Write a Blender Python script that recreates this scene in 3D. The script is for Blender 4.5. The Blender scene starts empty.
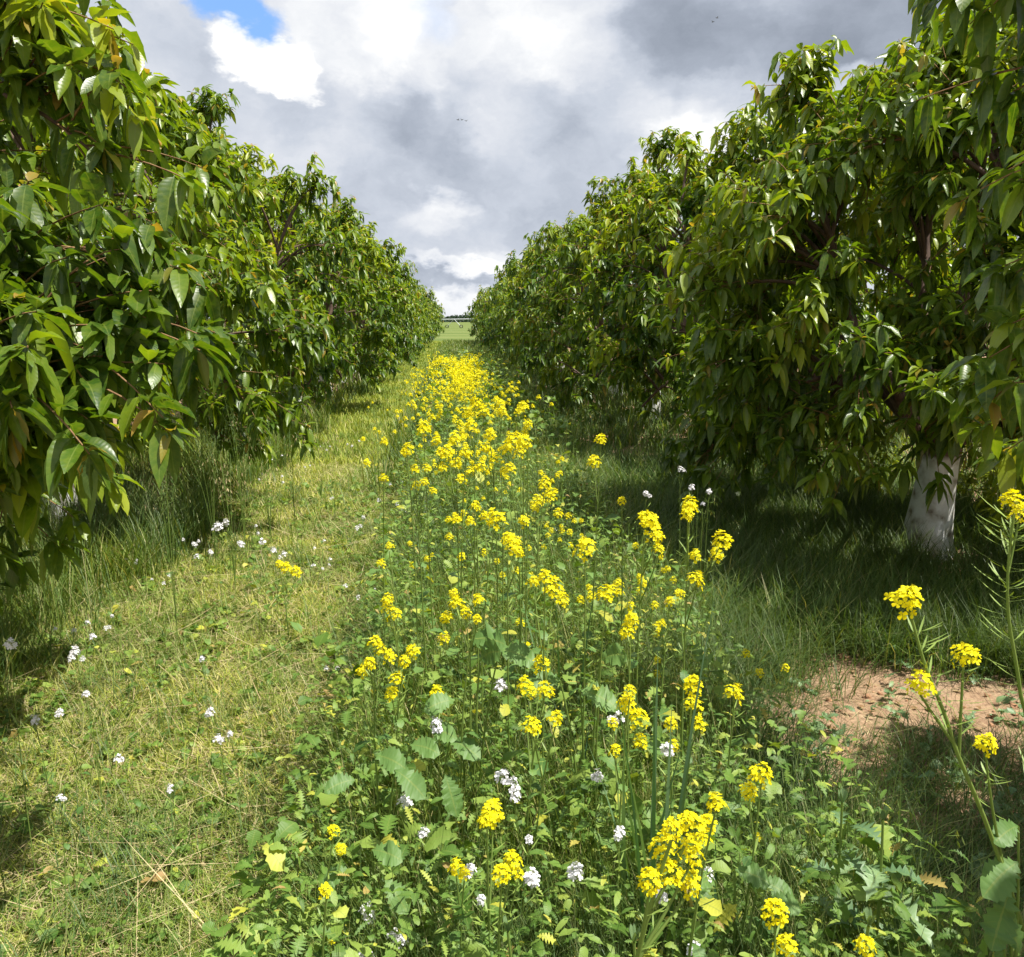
import bpy, math, numpy as np
from mathutils import Vector
PI=math.pi
rng=np.random.default_rng(7)
scene=bpy.context.scene
COL=scene.collection
# ------------------------------------------------------------------ camera
FPX=800.0; W,H=1024,957; CAMZ=1.6
PITCH=math.atan((478.5-321)/FPX); YAW=math.atan(57/FPX)
cam=bpy.data.objects.new('camera',bpy.data.cameras.new('camera')); COL.objects.link(cam)
cam.location=(0,0,CAMZ); cam.rotation_euler=(PI/2-PITCH,0,-YAW)
cam.data.sensor_width=36; cam.data.lens=FPX/W*36; cam.data.clip_end=9000; cam.data.clip_start=.05
scene.camera=cam
scene.render.engine='CYCLES'; scene.cycles.max_bounces=6; scene.cycles.diffuse_bounces=3; scene.cycles.glossy_bounces=2; scene.cycles.transmission_bounces=3
bpy.context.view_layer.update()
CM=np.array(cam.matrix_world.to_3x3())
def ray(px,py):
    d=CM@np.array([(px-W/2)/FPX,-(py-H/2)/FPX,-1.0]); return d
def at(px,py,dep):                       # world point on the ray at forward distance dep
    d=ray(px,py); return np.array([0,0,CAMZ])+d*(dep/d[1])
def at_h(px,py,h):
    d=ray(px,py); return np.array([0,0,CAMZ])+d*((h-CAMZ)/d[2])
# ------------------------------------------------------------------ mesh helpers
def mkmesh(name,V,Q,mat,uv=None,attrs=None,smooth=True,T=None):
    me=bpy.data.meshes.new(name)
    V=np.asarray(V,np.float32); Q=np.asarray(Q,np.int32).reshape(-1,4)
    nt=0 if T is None else len(T)
    me.vertices.add(len(V)); me.vertices.foreach_set('co',V.ravel())
    lv=Q.ravel(); st=np.arange(len(Q))*4; tot=np.full(len(Q),4)
    if nt:
        T=np.asarray(T,np.int32); st=np.concatenate([st,len(lv)+np.arange(nt)*3]); tot=np.concatenate([tot,np.full(nt,3)]); lv=np.concatenate([lv,T.ravel()])
    me.loops.add(len(lv)); me.loops.foreach_set('vertex_index',lv.astype(np.int32))
    me.polygons.add(len(st)); me.polygons.foreach_set('loop_start',st.astype(np.int32)); me.polygons.foreach_set('loop_total',tot.astype(np.int32))
    if smooth: me.polygons.foreach_set('use_smooth',np.ones(len(st),bool))
    me.update(calc_edges=True)
    if uv is not None:
        u=me.uv_layers.new(name='UVMap'); u.data.foreach_set('uv',np.asarray(uv,np.float32)[lv].ravel())
    if attrs:
        for k,v in attrs.items():
            a=me.attributes.new(k,'FLOAT','POINT'); a.data.foreach_set('value',np.asarray(v,np.float32))
    if mat is not None: me.materials.append(mat)
    return me
def link(name,me,parent=None,loc=None,scale=None,rotz=0):
    o=bpy.data.objects.new(name,me); COL.objects.link(o)
    if parent is not None: o.parent=parent
    if loc is not None: o.location=loc
    if scale is not None: o.scale=(scale,)*3 if np.isscalar(scale) else scale
    o.rotation_euler[2]=rotz
    return o
def tag(o,label=None,cat=None,group=None,kind=None):
    if label: o['label']=label
    if cat: o['category']=cat
    if group: o['group']=group
    if kind: o['kind']=kind
    return o
def thing(name,label,cat,loc=(0,0,0),group=None,rotz=0):
    o=bpy.data.objects.new(name,None); COL.objects.link(o); o.location=loc; o.rotation_euler[2]=rotz; o.empty_display_size=.1
    return tag(o,label,cat,group)
class MB:
    def __init__(s): s.V=[];s.Q=[];s.U=[];s.A={};s.n=0
    def add(s,V,Q,U=None,**A):
        if len(V)==0: return
        s.V.append(V); s.Q.append(np.asarray(Q)+s.n); s.n+=len(V)
        s.U.append(np.zeros((len(V),2)) if U is None else U)
        for k in ('rnd','age'):
            s.A.setdefault(k,[]).append(np.broadcast_to(A.get(k,0.5),(len(V),)).astype(np.float32))
    def mesh(s,name,mat):
        return mkmesh(name,np.concatenate(s.V),np.concatenate(s.Q),mat,np.concatenate(s.U),{k:np.concatenate(v) for k,v in s.A.items()})
def nrm(a): return a/np.maximum(np.linalg.norm(a,axis=-1,keepdims=True),1e-9)
PROF={6:([0,.09,.15,.24,.38,.55,.72,.85,.93,1],[.03,.05,.38,.72,.96,1,.84,.54,.25,.02]),
      4:([0,.12,.26,.5,.75,.9,1],[.03,.12,.75,1,.76,.36,.02]),
      3:([0,.22,.5,.8,1],[.08,.7,1,.62,.03]),
      2:([0,.45,1],[.1,1,.05])}
def leaves(P,D,N,L,Wd,segs=4,droop=.3,fold=.25,prof=None,wave=0.0,r=rng):
    """leaf blades with a folded midrib and a drooping spine: P base, D direction, N rough normal"""
    n=len(P); D=nrm(D); N=nrm(N-(N*D).sum(1,keepdims=True)*D); S=np.cross(D,N)
    t,w=prof if prof else PROF[segs]; t=np.array(t); w=np.array(w); k=len(t)
    L=np.broadcast_to(L,(n,)); Wd=np.broadcast_to(Wd,(n,)); dr=np.broadcast_to(droop,(n,))
    sp=P[:,None]+D[:,None]*(L[:,None]*t)[...,None]
    sp=sp+np.array([0,0,-1.])*(L[:,None]*dr[:,None]*t**2)[...,None]
    hw=(Wd[:,None]*.5*w)
    up=(hw*fold)[...,None]*N[:,None]
    wv=0
    if wave>0:
        wv=(r.normal(0,wave,(n,k,1))*hw[...,None])*N[:,None]
    Lf=sp-S[:,None]*hw[...,None]+up+wv
    Rt=sp+S[:,None]*hw[...,None]+up-wv
    V=np.stack([Lf,sp,Rt],2)               # n,k,3,3
    V=V.reshape(-1,3)
    i=np.arange(n)[:,None,None]*(k*3); j=np.arange(k-1)[None,:,None]*3; c=np.arange(2)[None,None,:]
    a=i+j+c; Q=np.stack([a,a+1,a+4,a+3],-1).reshape(-1,4)
    U=np.zeros((n,k,3,2)); U[...,0]=np.array([-1,0,1]); U[...,1]=t[None,:,None]
    return V,Q,U.reshape(-1,2),k*3
def blades(P,az,h,w,lean,curve,segs=3):
    """grass blades: rise h with horizontal lean and curving tips"""
    n=len(P); t=np.linspace(0,1,segs+1)
    dirh=np.stack([np.cos(az),np.sin(az),np.zeros(n)],1); side=np.stack([-np.sin(az),np.cos(az),np.zeros(n)],1)
    ang=lean[:,None]+curve[:,None]*t               # angle from vertical
    dx=np.sin(ang); dz=np.cos(ang)
    X=np.concatenate([np.zeros((n,1)),np.cumsum((dx[:,1:]+dx[:,:-1])/2,1)],1)/segs*h[:,None]
    Z=np.concatenate([np.zeros((n,1)),np.cumsum((dz[:,1:]+dz[:,:-1])/2,1)],1)/segs*h[:,None]
    sp=P[:,None]+dirh[:,None]*X[...,None]; sp[...,2]+=Z; sp[...,2]=np.maximum(sp[...,2],P[:,None,2]+.003)
    hw=w[:,None]*.5*(1-t**2*.95)
    V=np.stack([sp-side[:,None]*hw[...,None],sp+side[:,None]*hw[...,None]],2).reshape(-1,3)
    i=np.arange(n)[:,None]*((segs+1)*2); j=np.arange(segs)[None]*2; a=i+j
    Q=np.stack([a,a+1,a+3,a+2],-1).reshape(-1,4)
    return V,Q,(segs+1)*2
def tube(P,R,sides=6,cap=False):
    P=np.asarray(P,float); R=np.broadcast_to(R,(len(P),)); T=nrm(np.gradient(P,axis=0))
    ref=np.array([0,0,1.]) if abs(T[0][2])<.8 else np.array([1.,0,0])
    A=nrm(np.cross(T,ref)); B=np.cross(T,A)
    a=np.arange(sides)/sides*2*PI
    V=P[:,None]+(A[:,None]*np.cos(a)[None,:,None]+B[:,None]*np.sin(a)[None,:,None])*R[:,None,None]
    n=len(P); i=np.arange(n-1)[:,None]*sides; j=np.arange(sides)[None]; j2=(j+1)%sides
    Q=np.stack([i+j,i+j2,i+sides+j2,i+sides+j],-1).reshape(-1,4)
    return V.reshape(-1,3),Q
def bez(a,b,c,n=8):
    t=np.linspace(0,1,n)[:,None]; return (1-t)**2*a+2*t*(1-t)*b+t*t*c
# ------------------------------------------------------------------ materials
def newmat(name):
    m=bpy.data.materials.new(name); m.use_nodes=True; nt=m.node_tree; nt.nodes.clear(); return m,nt
def nd(nt,t,**k):
    n=nt.nodes.new(t)
    for a,b in k.items():
        if a.startswith('i_'): n.inputs[a[2:]].default_value=b
        else: setattr(n,a,b)
    return n
def ramp(nt,fac,stops,interp='LINEAR'):
    r=nd(nt,'ShaderNodeValToRGB'); r.color_ramp.interpolation=interp
    e=r.color_ramp.elements
    while len(e)<len(stops): e.new(.5)
    for x,(p,c) in zip(e,stops): x.position=p; x.color=(*c,1) if len(c)==3 else c
    nt.links.new(fac,r.inputs[0]); return r.outputs[0]
def mixc(nt,f,a,b,mode='MIX'):
    m=nd(nt,'ShaderNodeMix',data_type='RGBA',blend_type=mode); L=nt.links.new
    for s,v in ((0,f),(6,a),(7,b)):
        if hasattr(v,'links') or hasattr(v,'is_linked'): L(v,m.inputs[s])
        else: m.inputs[s].default_value=v if s==0 else (*v,1)
    return m.outputs[2]
def mth(nt,op,a,b=None,c=None,clamp=False):
    m=nd(nt,'ShaderNodeMath',operation=op,use_clamp=clamp)
    for i,v in enumerate((a,b,c)):
        if v is None: continue
        if isinstance(v,(int,float)): m.inputs[i].default_value=v
        else: nt.links.new(v,m.inputs[i])
    return m.outputs[0]
def foliage_mat(name,stops,agecol=None,rough=.4,trans=.3,tmul=(1.6,1.55,.35),spec=.5,veins=False,noise=None,back=None):
    m,nt=newmat(name); L=nt.links.new
    at_=nd(nt,'ShaderNodeAttribute',attribute_name='rnd')
    c=ramp(nt,at_.outputs['Fac'],stops)
    if agecol:
        ag=nd(nt,'ShaderNodeAttribute',attribute_name='age'); c=mixc(nt,ag.outputs['Fac'],c,agecol)
    if noise:
        tc=nd(nt,'ShaderNodeNewGeometry'); nz=nd(nt,'ShaderNodeTexNoise',i_Scale=noise[0],i_Detail=2.0); L(tc.outputs['Position'],nz.inputs['Vector'])
        f=ramp(nt,nz.outputs['Fac'],[(.40,(0,0,0)),(.62,(1,1,1))]); c=mixc(nt,f,c,mixc(nt,.7 if noise[0]<10 else .22,c,noise[1]))
    bump=None
    if veins:
        uv=nd(nt,'ShaderNodeUVMap'); sx=nd(nt,'ShaderNodeSeparateXYZ'); L(uv.outputs[0],sx.inputs[0])
        au=mth(nt,'ABSOLUTE',sx.outputs[0])
        mid=mth(nt,'LESS_THAN',au,.07)
        ph=mth(nt,'SUBTRACT',mth(nt,'MULTIPLY',sx.outputs[1],11.0),mth(nt,'MULTIPLY',au,1.3))
        fr=mth(nt,'FRACT',ph); tri=mth(nt,'ABSOLUTE',mth(nt,'SUBTRACT',fr,.5))
        vein=mth(nt,'LESS_THAN',tri,.06)
        f=mth(nt,'MAXIMUM',mth(nt,'MULTIPLY',mid,.45),mth(nt,'MULTIPLY',vein,.12))
        c=mixc(nt,f,c,(.24,.30,.07))
        b=nd(nt,'ShaderNodeBump',i_Strength=.3,i_Distance=.0007); L(mth(nt,'MULTIPLY',tri,2.0),b.inputs['Height']); bump=b.outputs[0]
    p=nd(nt,'ShaderNodeBsdfPrincipled',i_Roughness=rough); p.inputs['Specular IOR Level'].default_value=spec
    if back:
        g=nd(nt,'ShaderNodeNewGeometry'); cb=mixc(nt,g.outputs['Backfacing'],c,mixc(nt,.5,c,back)); L(cb,p.inputs['Base Color'])
    else: L(c,p.inputs['Base Color'])
    tr=nd(nt,'ShaderNodeBsdfTranslucent'); L(mixc(nt,1.0,c,tmul,'MULTIPLY'),tr.inputs[0])
    if bump: L(bump,p.inputs['Normal'])
    mx=nd(nt,'ShaderNodeMixShader',i_Fac=trans); L(p.outputs[0],mx.inputs[1]); L(tr.outputs[0],mx.inputs[2])
    o=nd(nt,'ShaderNodeOutputMaterial'); L(mx.outputs[0],o.inputs[0]); return m
def bark_mat(name,c1,c2,scale=20,rough=.85):
    m,nt=newmat(name); L=nt.links.new
    tc=nd(nt,'ShaderNodeTexCoord'); mp=nd(nt,'ShaderNodeMapping'); mp.inputs['Scale'].default_value=(1,1,.35); L(tc.outputs['Object'],mp.inputs[0])
    nz=nd(nt,'ShaderNodeTexNoise',i_Scale=scale,i_Detail=5.0); L(mp.outputs[0],nz.inputs['Vector'])
    c=ramp(nt,nz.outputs['Fac'],[(.3,c1),(.7,c2)])
    p=nd(nt,'ShaderNodeBsdfPrincipled',i_Roughness=rough); L(c,p.inputs['Base Color'])
    b=nd(nt,'ShaderNodeBump',i_Strength=.6,i_Distance=.01); L(nz.outputs['Fac'],b.inputs['Height']); L(b.outputs[0],p.inputs['Normal'])
    o=nd(nt,'ShaderNodeOutputMaterial'); L(p.outputs[0],o.inputs[0]); return m
def flat_mat(name,c,rough=.7,spec=.3):
    m,nt=newmat(name); L=nt.links.new
    tc=nd(nt,'ShaderNodeTexCoord'); nz=nd(nt,'ShaderNodeTexNoise',i_Scale=30.0); L(tc.outputs['Object'],nz.inputs['Vector'])
    cc=ramp(nt,nz.outputs['Fac'],[(.3,tuple(x*.8 for x in c)),(.7,tuple(min(1,x*1.15) for x in c))])
    p=nd(nt,'ShaderNodeBsdfPrincipled',i_Roughness=rough); p.inputs['Specular IOR Level'].default_value=spec; L(cc,p.inputs['Base Color'])
    o=nd(nt,'ShaderNodeOutputMaterial'); L(p.outputs[0],o.inputs[0]); return m

M_cherry=foliage_mat('cherry_leaf',[(0,(.040,.095,.008)),(.35,(.095,.175,.011)),(.7,(.21,.295,.016)),(1,(.38,.43,.03))],agecol=(.42,.25,.06),rough=.36,trans=.40,veins=True,spec=.5,noise=(60,(.28,.33,.03)),back=(.12,.19,.07))
M_cherry_far=foliage_mat('cherry_leaf_far',[(0,(.040,.095,.008)),(.35,(.095,.175,.011)),(.7,(.21,.295,.016)),(1,(.38,.43,.03))],agecol=(.42,.25,.06),rough=.40,trans=.40,spec=.5,back=(.12,.19,.07))
M_bark=bark_mat('cherry_bark',(.06,.035,.025),(.17,.11,.08))
M_twig=bark_mat('cherry_twig',(.16,.08,.035),(.28,.17,.07),60)
def paint_trunk():
    m,nt=newmat('limewashed_bark'); L=nt.links.new
    tc=nd(nt,'ShaderNodeTexCoord'); sx=nd(nt,'ShaderNodeSeparateXYZ'); L(tc.outputs['Object'],sx.inputs[0])
    nz=nd(nt,'ShaderNodeTexNoise',i_Scale=9.0,i_Detail=6.0); L(tc.outputs['Object'],nz.inputs['Vector'])
    z=mth(nt,'ADD',sx.outputs[2],mth(nt,'MULTIPLY',nz.outputs['Fac'],.16))
    f=ramp(nt,z,[(.76,(1,1,1)),(.80,(0,0,0))])
    white=ramp(nt,nz.outputs['Fac'],[(.34,(.20,.16,.12)),(.42,(.50,.49,.43)),(.55,(.72,.73,.70)),(.75,(.80,.81,.80))])
    bark=ramp(nt,nz.outputs['Fac'],[(.3,(.05,.03,.022)),(.7,(.16,.10,.075))])
    c=mixc(nt,f,bark,white)
    p=nd(nt,'ShaderNodeBsdfPrincipled',i_Roughness=.8); L(c,p.inputs['Base Color'])
    b=nd(nt,'ShaderNodeBump',i_Strength=.5,i_Distance=.012); L(nz.outputs['Fac'],b.inputs['Height']); L(b.outputs[0],p.inputs['Normal'])
    o=nd(nt,'ShaderNodeOutputMaterial'); L(p.outputs[0],o.inputs[0]); return m
M_trunk=paint_trunk()
M_grass_dry=foliage_mat('mown_grass',[(0,(.13,.20,.022)),(.3,(.28,.34,.038)),(.6,(.43,.45,.07)),(.82,(.60,.55,.17)),(1,(.70,.62,.33))],rough=.6,trans=.25,tmul=(1.3,1.3,.5),spec=.3,noise=(1.6,(.11,.20,.035)))
M_grass=foliage_mat('meadow_grass',[(0,(.07,.135,.018)),(.45,(.145,.23,.028)),(.8,(.27,.34,.055)),(1,(.50,.44,.2))],rough=.5,trans=.3,tmul=(1.4,1.3,.4),spec=.35,noise=(1.1,(.06,.115,.045)))
M_grass_blue=foliage_mat('cereal_grass',[(0,(.06,.14,.06)),(1,(.15,.25,.11))],rough=.4,trans=.25,spec=.4)
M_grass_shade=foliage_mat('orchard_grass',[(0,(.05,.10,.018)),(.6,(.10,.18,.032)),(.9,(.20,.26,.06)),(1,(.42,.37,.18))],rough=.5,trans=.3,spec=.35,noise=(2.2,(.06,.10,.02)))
M_straw=foliage_mat('straw',[(0,(.32,.24,.11)),(1,(.58,.50,.28))],rough=.6,trans=.1,spec=.3)
M_weed=foliage_mat('weed_leaf',[(0,(.065,.14,.02)),(.5,(.14,.25,.04)),(.9,(.27,.37,.07)),(.97,(.55,.55,.07)),(1,(.38,.25,.10))],rough=.5,trans=.3,tmul=(1.4,1.3,.4),veins=True,spec=.35)
M_mleaf=foliage_mat('mustard_leaf',[(0,(.07,.16,.035)),(1,(.16,.28,.07))],agecol=(.5,.48,.05),rough=.5,trans=.3,tmul=(1.4,1.3,.4),veins=True,spec=.35)
M_stem=foliage_mat('mustard_stem',[(0,(.12,.20,.04)),(1,(.24,.33,.07))],rough=.5,trans=.15,spec=.35)
M_yellow=foliage_mat('mustard_petal',[(0,(.90,.76,.004)),(1,(.96,.90,.02))],agecol=(.42,.42,.03),rough=.6,trans=.42,tmul=(1,1,.5),spec=.2)
M_white=foliage_mat('rocket_petal',[(0,(.76,.74,.78)),(1,(.86,.85,.87))],agecol=(.30,.33,.10),rough=.6,trans=.25,tmul=(1,1,1),spec=.2)
M_thistle=foliage_mat('thistle_leaf',[(0,(.10,.19,.08)),(1,(.22,.33,.15))],rough=.45,trans=.22,spec=.4,veins=True)
M_litter=foliage_mat('dead_leaf',[(0,(.16,.08,.035)),(.6,(.30,.19,.09)),(1,(.45,.36,.2))],rough=.8,trans=.1,spec=.2)
# ------------------------------------------------------------------ sun and sky
SUN_EL=math.radians(63); SUN_AZ=math.radians(106)     # azimuth clockwise from +Y (row direction)
sd=np.array([math.sin(SUN_AZ)*math.cos(SUN_EL),math.cos(SUN_AZ)*math.cos(SUN_EL),math.sin(SUN_EL)])
sl=bpy.data.lights.new('sun','SUN'); sl.energy=5.0; sl.angle=math.radians(.5); sl.color=(1,.955,.88)
so=bpy.data.objects.new('sun',sl); COL.objects.link(so); so.rotation_euler=Vector(sd).to_track_quat('Z','Y').to_euler(); so.location=(20,0,30)
def world():
    w=bpy.data.worlds.new('World'); scene.world=w; w.use_nodes=True; nt=w.node_tree; nt.nodes.clear(); L=nt.links.new
    sky=nd(nt,'ShaderNodeTexSky',sky_type='NISHITA',sun_disc=False,sun_elevation=SUN_EL,sun_rotation=SUN_AZ)
    tc=nd(nt,'ShaderNodeTexCoord'); G=tc.outputs['Generated']
    def vm(op,a,b=None,s=None):
        m=nd(nt,'ShaderNodeVectorMath',operation=op)
        for i,v in enumerate((a,b)):
            if v is None: continue
            if isinstance(v,tuple): m.inputs[i].default_value=v
            else: L(v,m.inputs[i])
        if s is not None: m.inputs['Scale'].default_value=s
        return m
    def noise(vec,scale,detail=6.0,rough=.55,out='Fac',lac=2.0):
        n=nd(nt,'ShaderNodeTexNoise',i_Scale=scale,i_Detail=detail,i_Roughness=rough,i_Lacunarity=lac); L(vec,n.inputs['Vector']); return n.outputs[out]
    mp=nd(nt,'ShaderNodeMapping'); mp.inputs['Scale'].default_value=(1,1,1.7); L(G,mp.inputs[0])
    dn=noise(mp.outputs[0],4.5,6.0,.58,'Color')
    dv=vm('SCALE',vm('SUBTRACT',dn,(.5,.5,.5)).outputs[0],s=.17).outputs[0]
    dn2=noise(mp.outputs[0],17.0,6.0,.6,'Color')
    dv2=vm('SCALE',vm('SUBTRACT',dn2,(.5,.5,.5)).outputs[0],s=.05).outputs[0]
    DD=vm('ADD',vm('ADD',G,dv).outputs[0],dv2).outputs[0]
    def blob(px,py,rx,ry,soft=.5):
        c=ray(px,py); c=c/np.linalg.norm(c)
        d=vm('SUBTRACT',DD,tuple(c)).outputs[0]
        r_=rx/FPX; k=rx/ry
        s=nd(nt,'ShaderNodeVectorMath',operation='MULTIPLY'); L(d,s.inputs[0]); s.inputs[1].default_value=(1,1,k)
        ln=nd(nt,'ShaderNodeVectorMath',operation='LENGTH'); L(s.outputs[0],ln.inputs[0])
        mr=nd(nt,'ShaderNodeMapRange',interpolation_type='SMOOTHSTEP'); L(ln.outputs['Value'],mr.inputs[0])
        mr.inputs[1].default_value=r_*(1+soft); mr.inputs[2].default_value=r_*(1-soft); mr.inputs[3].default_value=0; mr.inputs[4].default_value=1
        return mr.outputs[0]
    base=noise(mp.outputs[0],2.6,8.0,.52)
    v=mth(nt,'ADD',mth(nt,'MULTIPLY',mth(nt,'SUBTRACT',base,.5),1.1),.60)
    fine=noise(DD,9.0,7.0,.6); v=mth(nt,'ADD',v,mth(nt,'MULTIPLY',mth(nt,'SUBTRACT',fine,.5),.7)); mid_=noise(DD,4.6,5.0,.5); v=mth(nt,'ADD',v,mth(nt,'MULTIPLY',mth(nt,'SUBTRACT',mid_,.5),.6))
    for (px,py,rx,ry,wt,soft) in BLOBS:
        v=mth(nt,'ADD',v,mth(nt,'MULTIPLY',blob(px,py,rx,ry,soft),wt))
    c=ramp(nt,v,[(0,(.19,.215,.26)),(.25,(.27,.30,.355)),(.48,(.38,.41,.465)),(.66,(.47,.49,.53)),(.85,(.58,.59,.605)),(.97,(.66,.66,.665))])
    hole=blob(218,-4,42,26,.25)
    hole=mth(nt,'ADD',hole,mth(nt,'MULTIPLY',blob(440,22,20,14,.9),.25),clamp=True)
    skyc=vm('SCALE',sky.outputs[0],s=.11).outputs[0]
    skyb=mixc(nt,.55,skyc,(.16,.36,.78))
    col=mixc(nt,hole,c,skyb)
    bg=nd(nt,'ShaderNodeBackground',i_Strength=1.0); L(col,bg.inputs[0])
    o=nd(nt,'ShaderNodeOutputWorld'); L(bg.outputs[0],o.inputs[0])
# (pixel centre, radii, weight, softness) -> directions in the sky
BLOBS=[(250,55,38,24,.55,.18),(225,38,26,14,.35,.2),(282,72,22,16,.35,.2),(345,30,66,42,.28,.28),(415,50,54,36,.14,.3),(470,30,60,60,.04,.5),(600,48,52,30,.14,.35),(548,25,60,40,.08,.5),
 (165,60,40,60,.0,.6),(330,120,70,26,-.12,.5),(410,125,70,26,-.10,.5),(560,175,80,60,-.22,.5),(520,120,40,30,.10,.5),(440,160,60,30,-.10,.5),
 (436,210,34,17,.24,.5),(450,198,24,12,.14,.4),(495,257,44,13,.24,.5),(465,262,50,9,.25,.3),(445,273,85,6,-.26,.5),(340,190,60,30,-.12,.5),(640,150,60,30,.14,.5),(690,165,46,24,.30,.35),
 (790,25,150,62,-.26,.25),(735,75,80,42,-.16,.35),(690,40,46,30,-.14,.4),(820,92,36,14,.45,.4),(880,60,80,60,-.15,.5),(455,296,130,11,.22,.4)]
world()
scene.view_settings.view_transform='Standard'; scene.view_settings.look='None'; scene.view_settings.exposure=.7; scene.view_settings.gamma=1
# ------------------------------------------------------------------ ground
def fbm(x,y,s=1.0):
    return (np.sin(x*1.7*s+1.3)*np.cos(y*2.1*s+.4)+.5*np.sin(x*4.3*s+y*3.1*s)+.3*np.sin(x*9.7*s-y*7.9*s+2)+.2*np.sin(x*17*s+5)*np.sin(y*19*s))/2
def gz(x,y):
    near=np.clip(1-(np.abs(y-6)-10)/12,0,1)
    return near*.022*fbm(x,y)
def ground():
    xs=np.concatenate([[-4000,-1200,-300,-60,-20],np.linspace(-7,7,180),[20,60,300,1200,4000]])
    ys=np.concatenate([[-200,-40],np.linspace(-3,22,320),[40,80,160,400,1200,3000,6000]])
    X,Y=np.meshgrid(xs,ys); Z=gz(X,Y)+np.where((np.abs(X)<7)&(Y<22)&(Y>-3),rng.normal(0,.0025,X.shape),0)
    V=np.stack([X,Y,Z],-1).reshape(-1,3); nx=len(xs)
    i=np.arange(len(ys)-1)[:,None]*nx+np.arange(nx-1)[None]; Q=np.stack([i,i+1,i+nx+1,i+nx],-1).reshape(-1,4)
    m,nt=newmat('soil'); L=nt.links.new
    g=nd(nt,'ShaderNodeNewGeometry'); P=g.outputs['Position']; sx=nd(nt,'ShaderNodeSeparateXYZ'); L(P,sx.inputs[0])
    n1=nd(nt,'ShaderNodeTexNoise',i_Scale=3.0,i_Detail=8.0,i_Roughness=.65); L(P,n1.inputs['Vector'])
    n2=nd(nt,'ShaderNodeTexNoise',i_Scale=38.0,i_Detail=6.0,i_Roughness=.7); L(P,n2.inputs['Vector'])
    soil=ramp(nt,n1.outputs['Fac'],[(.3,(.21,.12,.065)),(.52,(.38,.25,.15)),(.75,(.54,.41,.27))])
    soil=mixc(nt,.55,soil,ramp(nt,n2.outputs['Fac'],[(.35,(.16,.09,.055)),(.6,(.44,.30,.19))]))
    thatch=ramp(nt,n2.outputs['Fac'],[(.3,(.085,.10,.025)),(.55,(.20,.20,.06)),(.75,(.36,.33,.13))])
    # grass thatch left of the flower strip and over the lane, bare earth on the right
    xw=mth(nt,'ADD',sx.outputs[0],mth(nt,'MULTIPLY',mth(nt,'SUBTRACT',n1.outputs['Fac'],.5),1.6))
    f=ramp(nt,mth(nt,'ADD',mth(nt,'MULTIPLY',xw,.2),.5),[(.02,(0,0,0)),(.06,(1,1,1)),(.64,(1,1,1)),(.70,(0,0,0))])
    c=mixc(nt,f,soil,thatch)
    p=nd(nt,'ShaderNodeBsdfPrincipled',i_Roughness=.95); p.inputs['Specular IOR Level'].default_value=.15; L(c,p.inputs['Base Color'])
    b=nd(nt,'ShaderNodeBump',i_Strength=.8,i_Distance=.02); L(mth(nt,'ADD',n1.outputs['Fac'],n2.outputs['Fac']),b.inputs['Height']); L(b.outputs[0],p.inputs['Normal'])
    o=nd(nt,'ShaderNodeOutputMaterial'); L(p.outputs[0],o.inputs[0])
    tag(link('ground',mkmesh('ground',V,Q,m)),kind='structure')
    # the crop field beyond the orchard
    m,nt=newmat('crop_field'); L=nt.links.new
    g=nd(nt,'ShaderNodeNewGeometry'); mp=nd(nt,'ShaderNodeMapping'); mp.inputs['Scale'].default_value=(.02,.08,1); L(g.outputs['Position'],mp.inputs[0])
    nz=nd(nt,'ShaderNodeTexNoise',i_Scale=1.0,i_Detail=6.0); L(mp.outputs[0],nz.inputs['Vector'])
    c=ramp(nt,nz.outputs['Fac'],[(.3,(.085,.125,.028)),(.5,(.125,.165,.042)),(.7,(.18,.20,.065))])
    p=nd(nt,'ShaderNodeBsdfPrincipled',i_Roughness=.95); p.inputs['Specular IOR Level'].default_value=.1; L(c,p.inputs['Base Color'])
    o=nd(nt,'ShaderNodeOutputMaterial'); L(p.outputs[0],o.inputs[0])
    V=np.array([[-3500,64,.03],[3500,64,.03],[3500,5500,.03],[-3500,5500,.03]]); tag(link('field',mkmesh('field',V,[[0,1,2,3]],m)),kind='structure')
    V=np.array([[-600,60,.02],[600,60,.02],[600,64,.02],[-600,64,.02]])
    tag(link('dirt_track',mkmesh('dirt_track',V,[[0,1,2,3]],flat_mat('track',(.42,.36,.17),.95,.1))),kind='structure')
ground()
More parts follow.
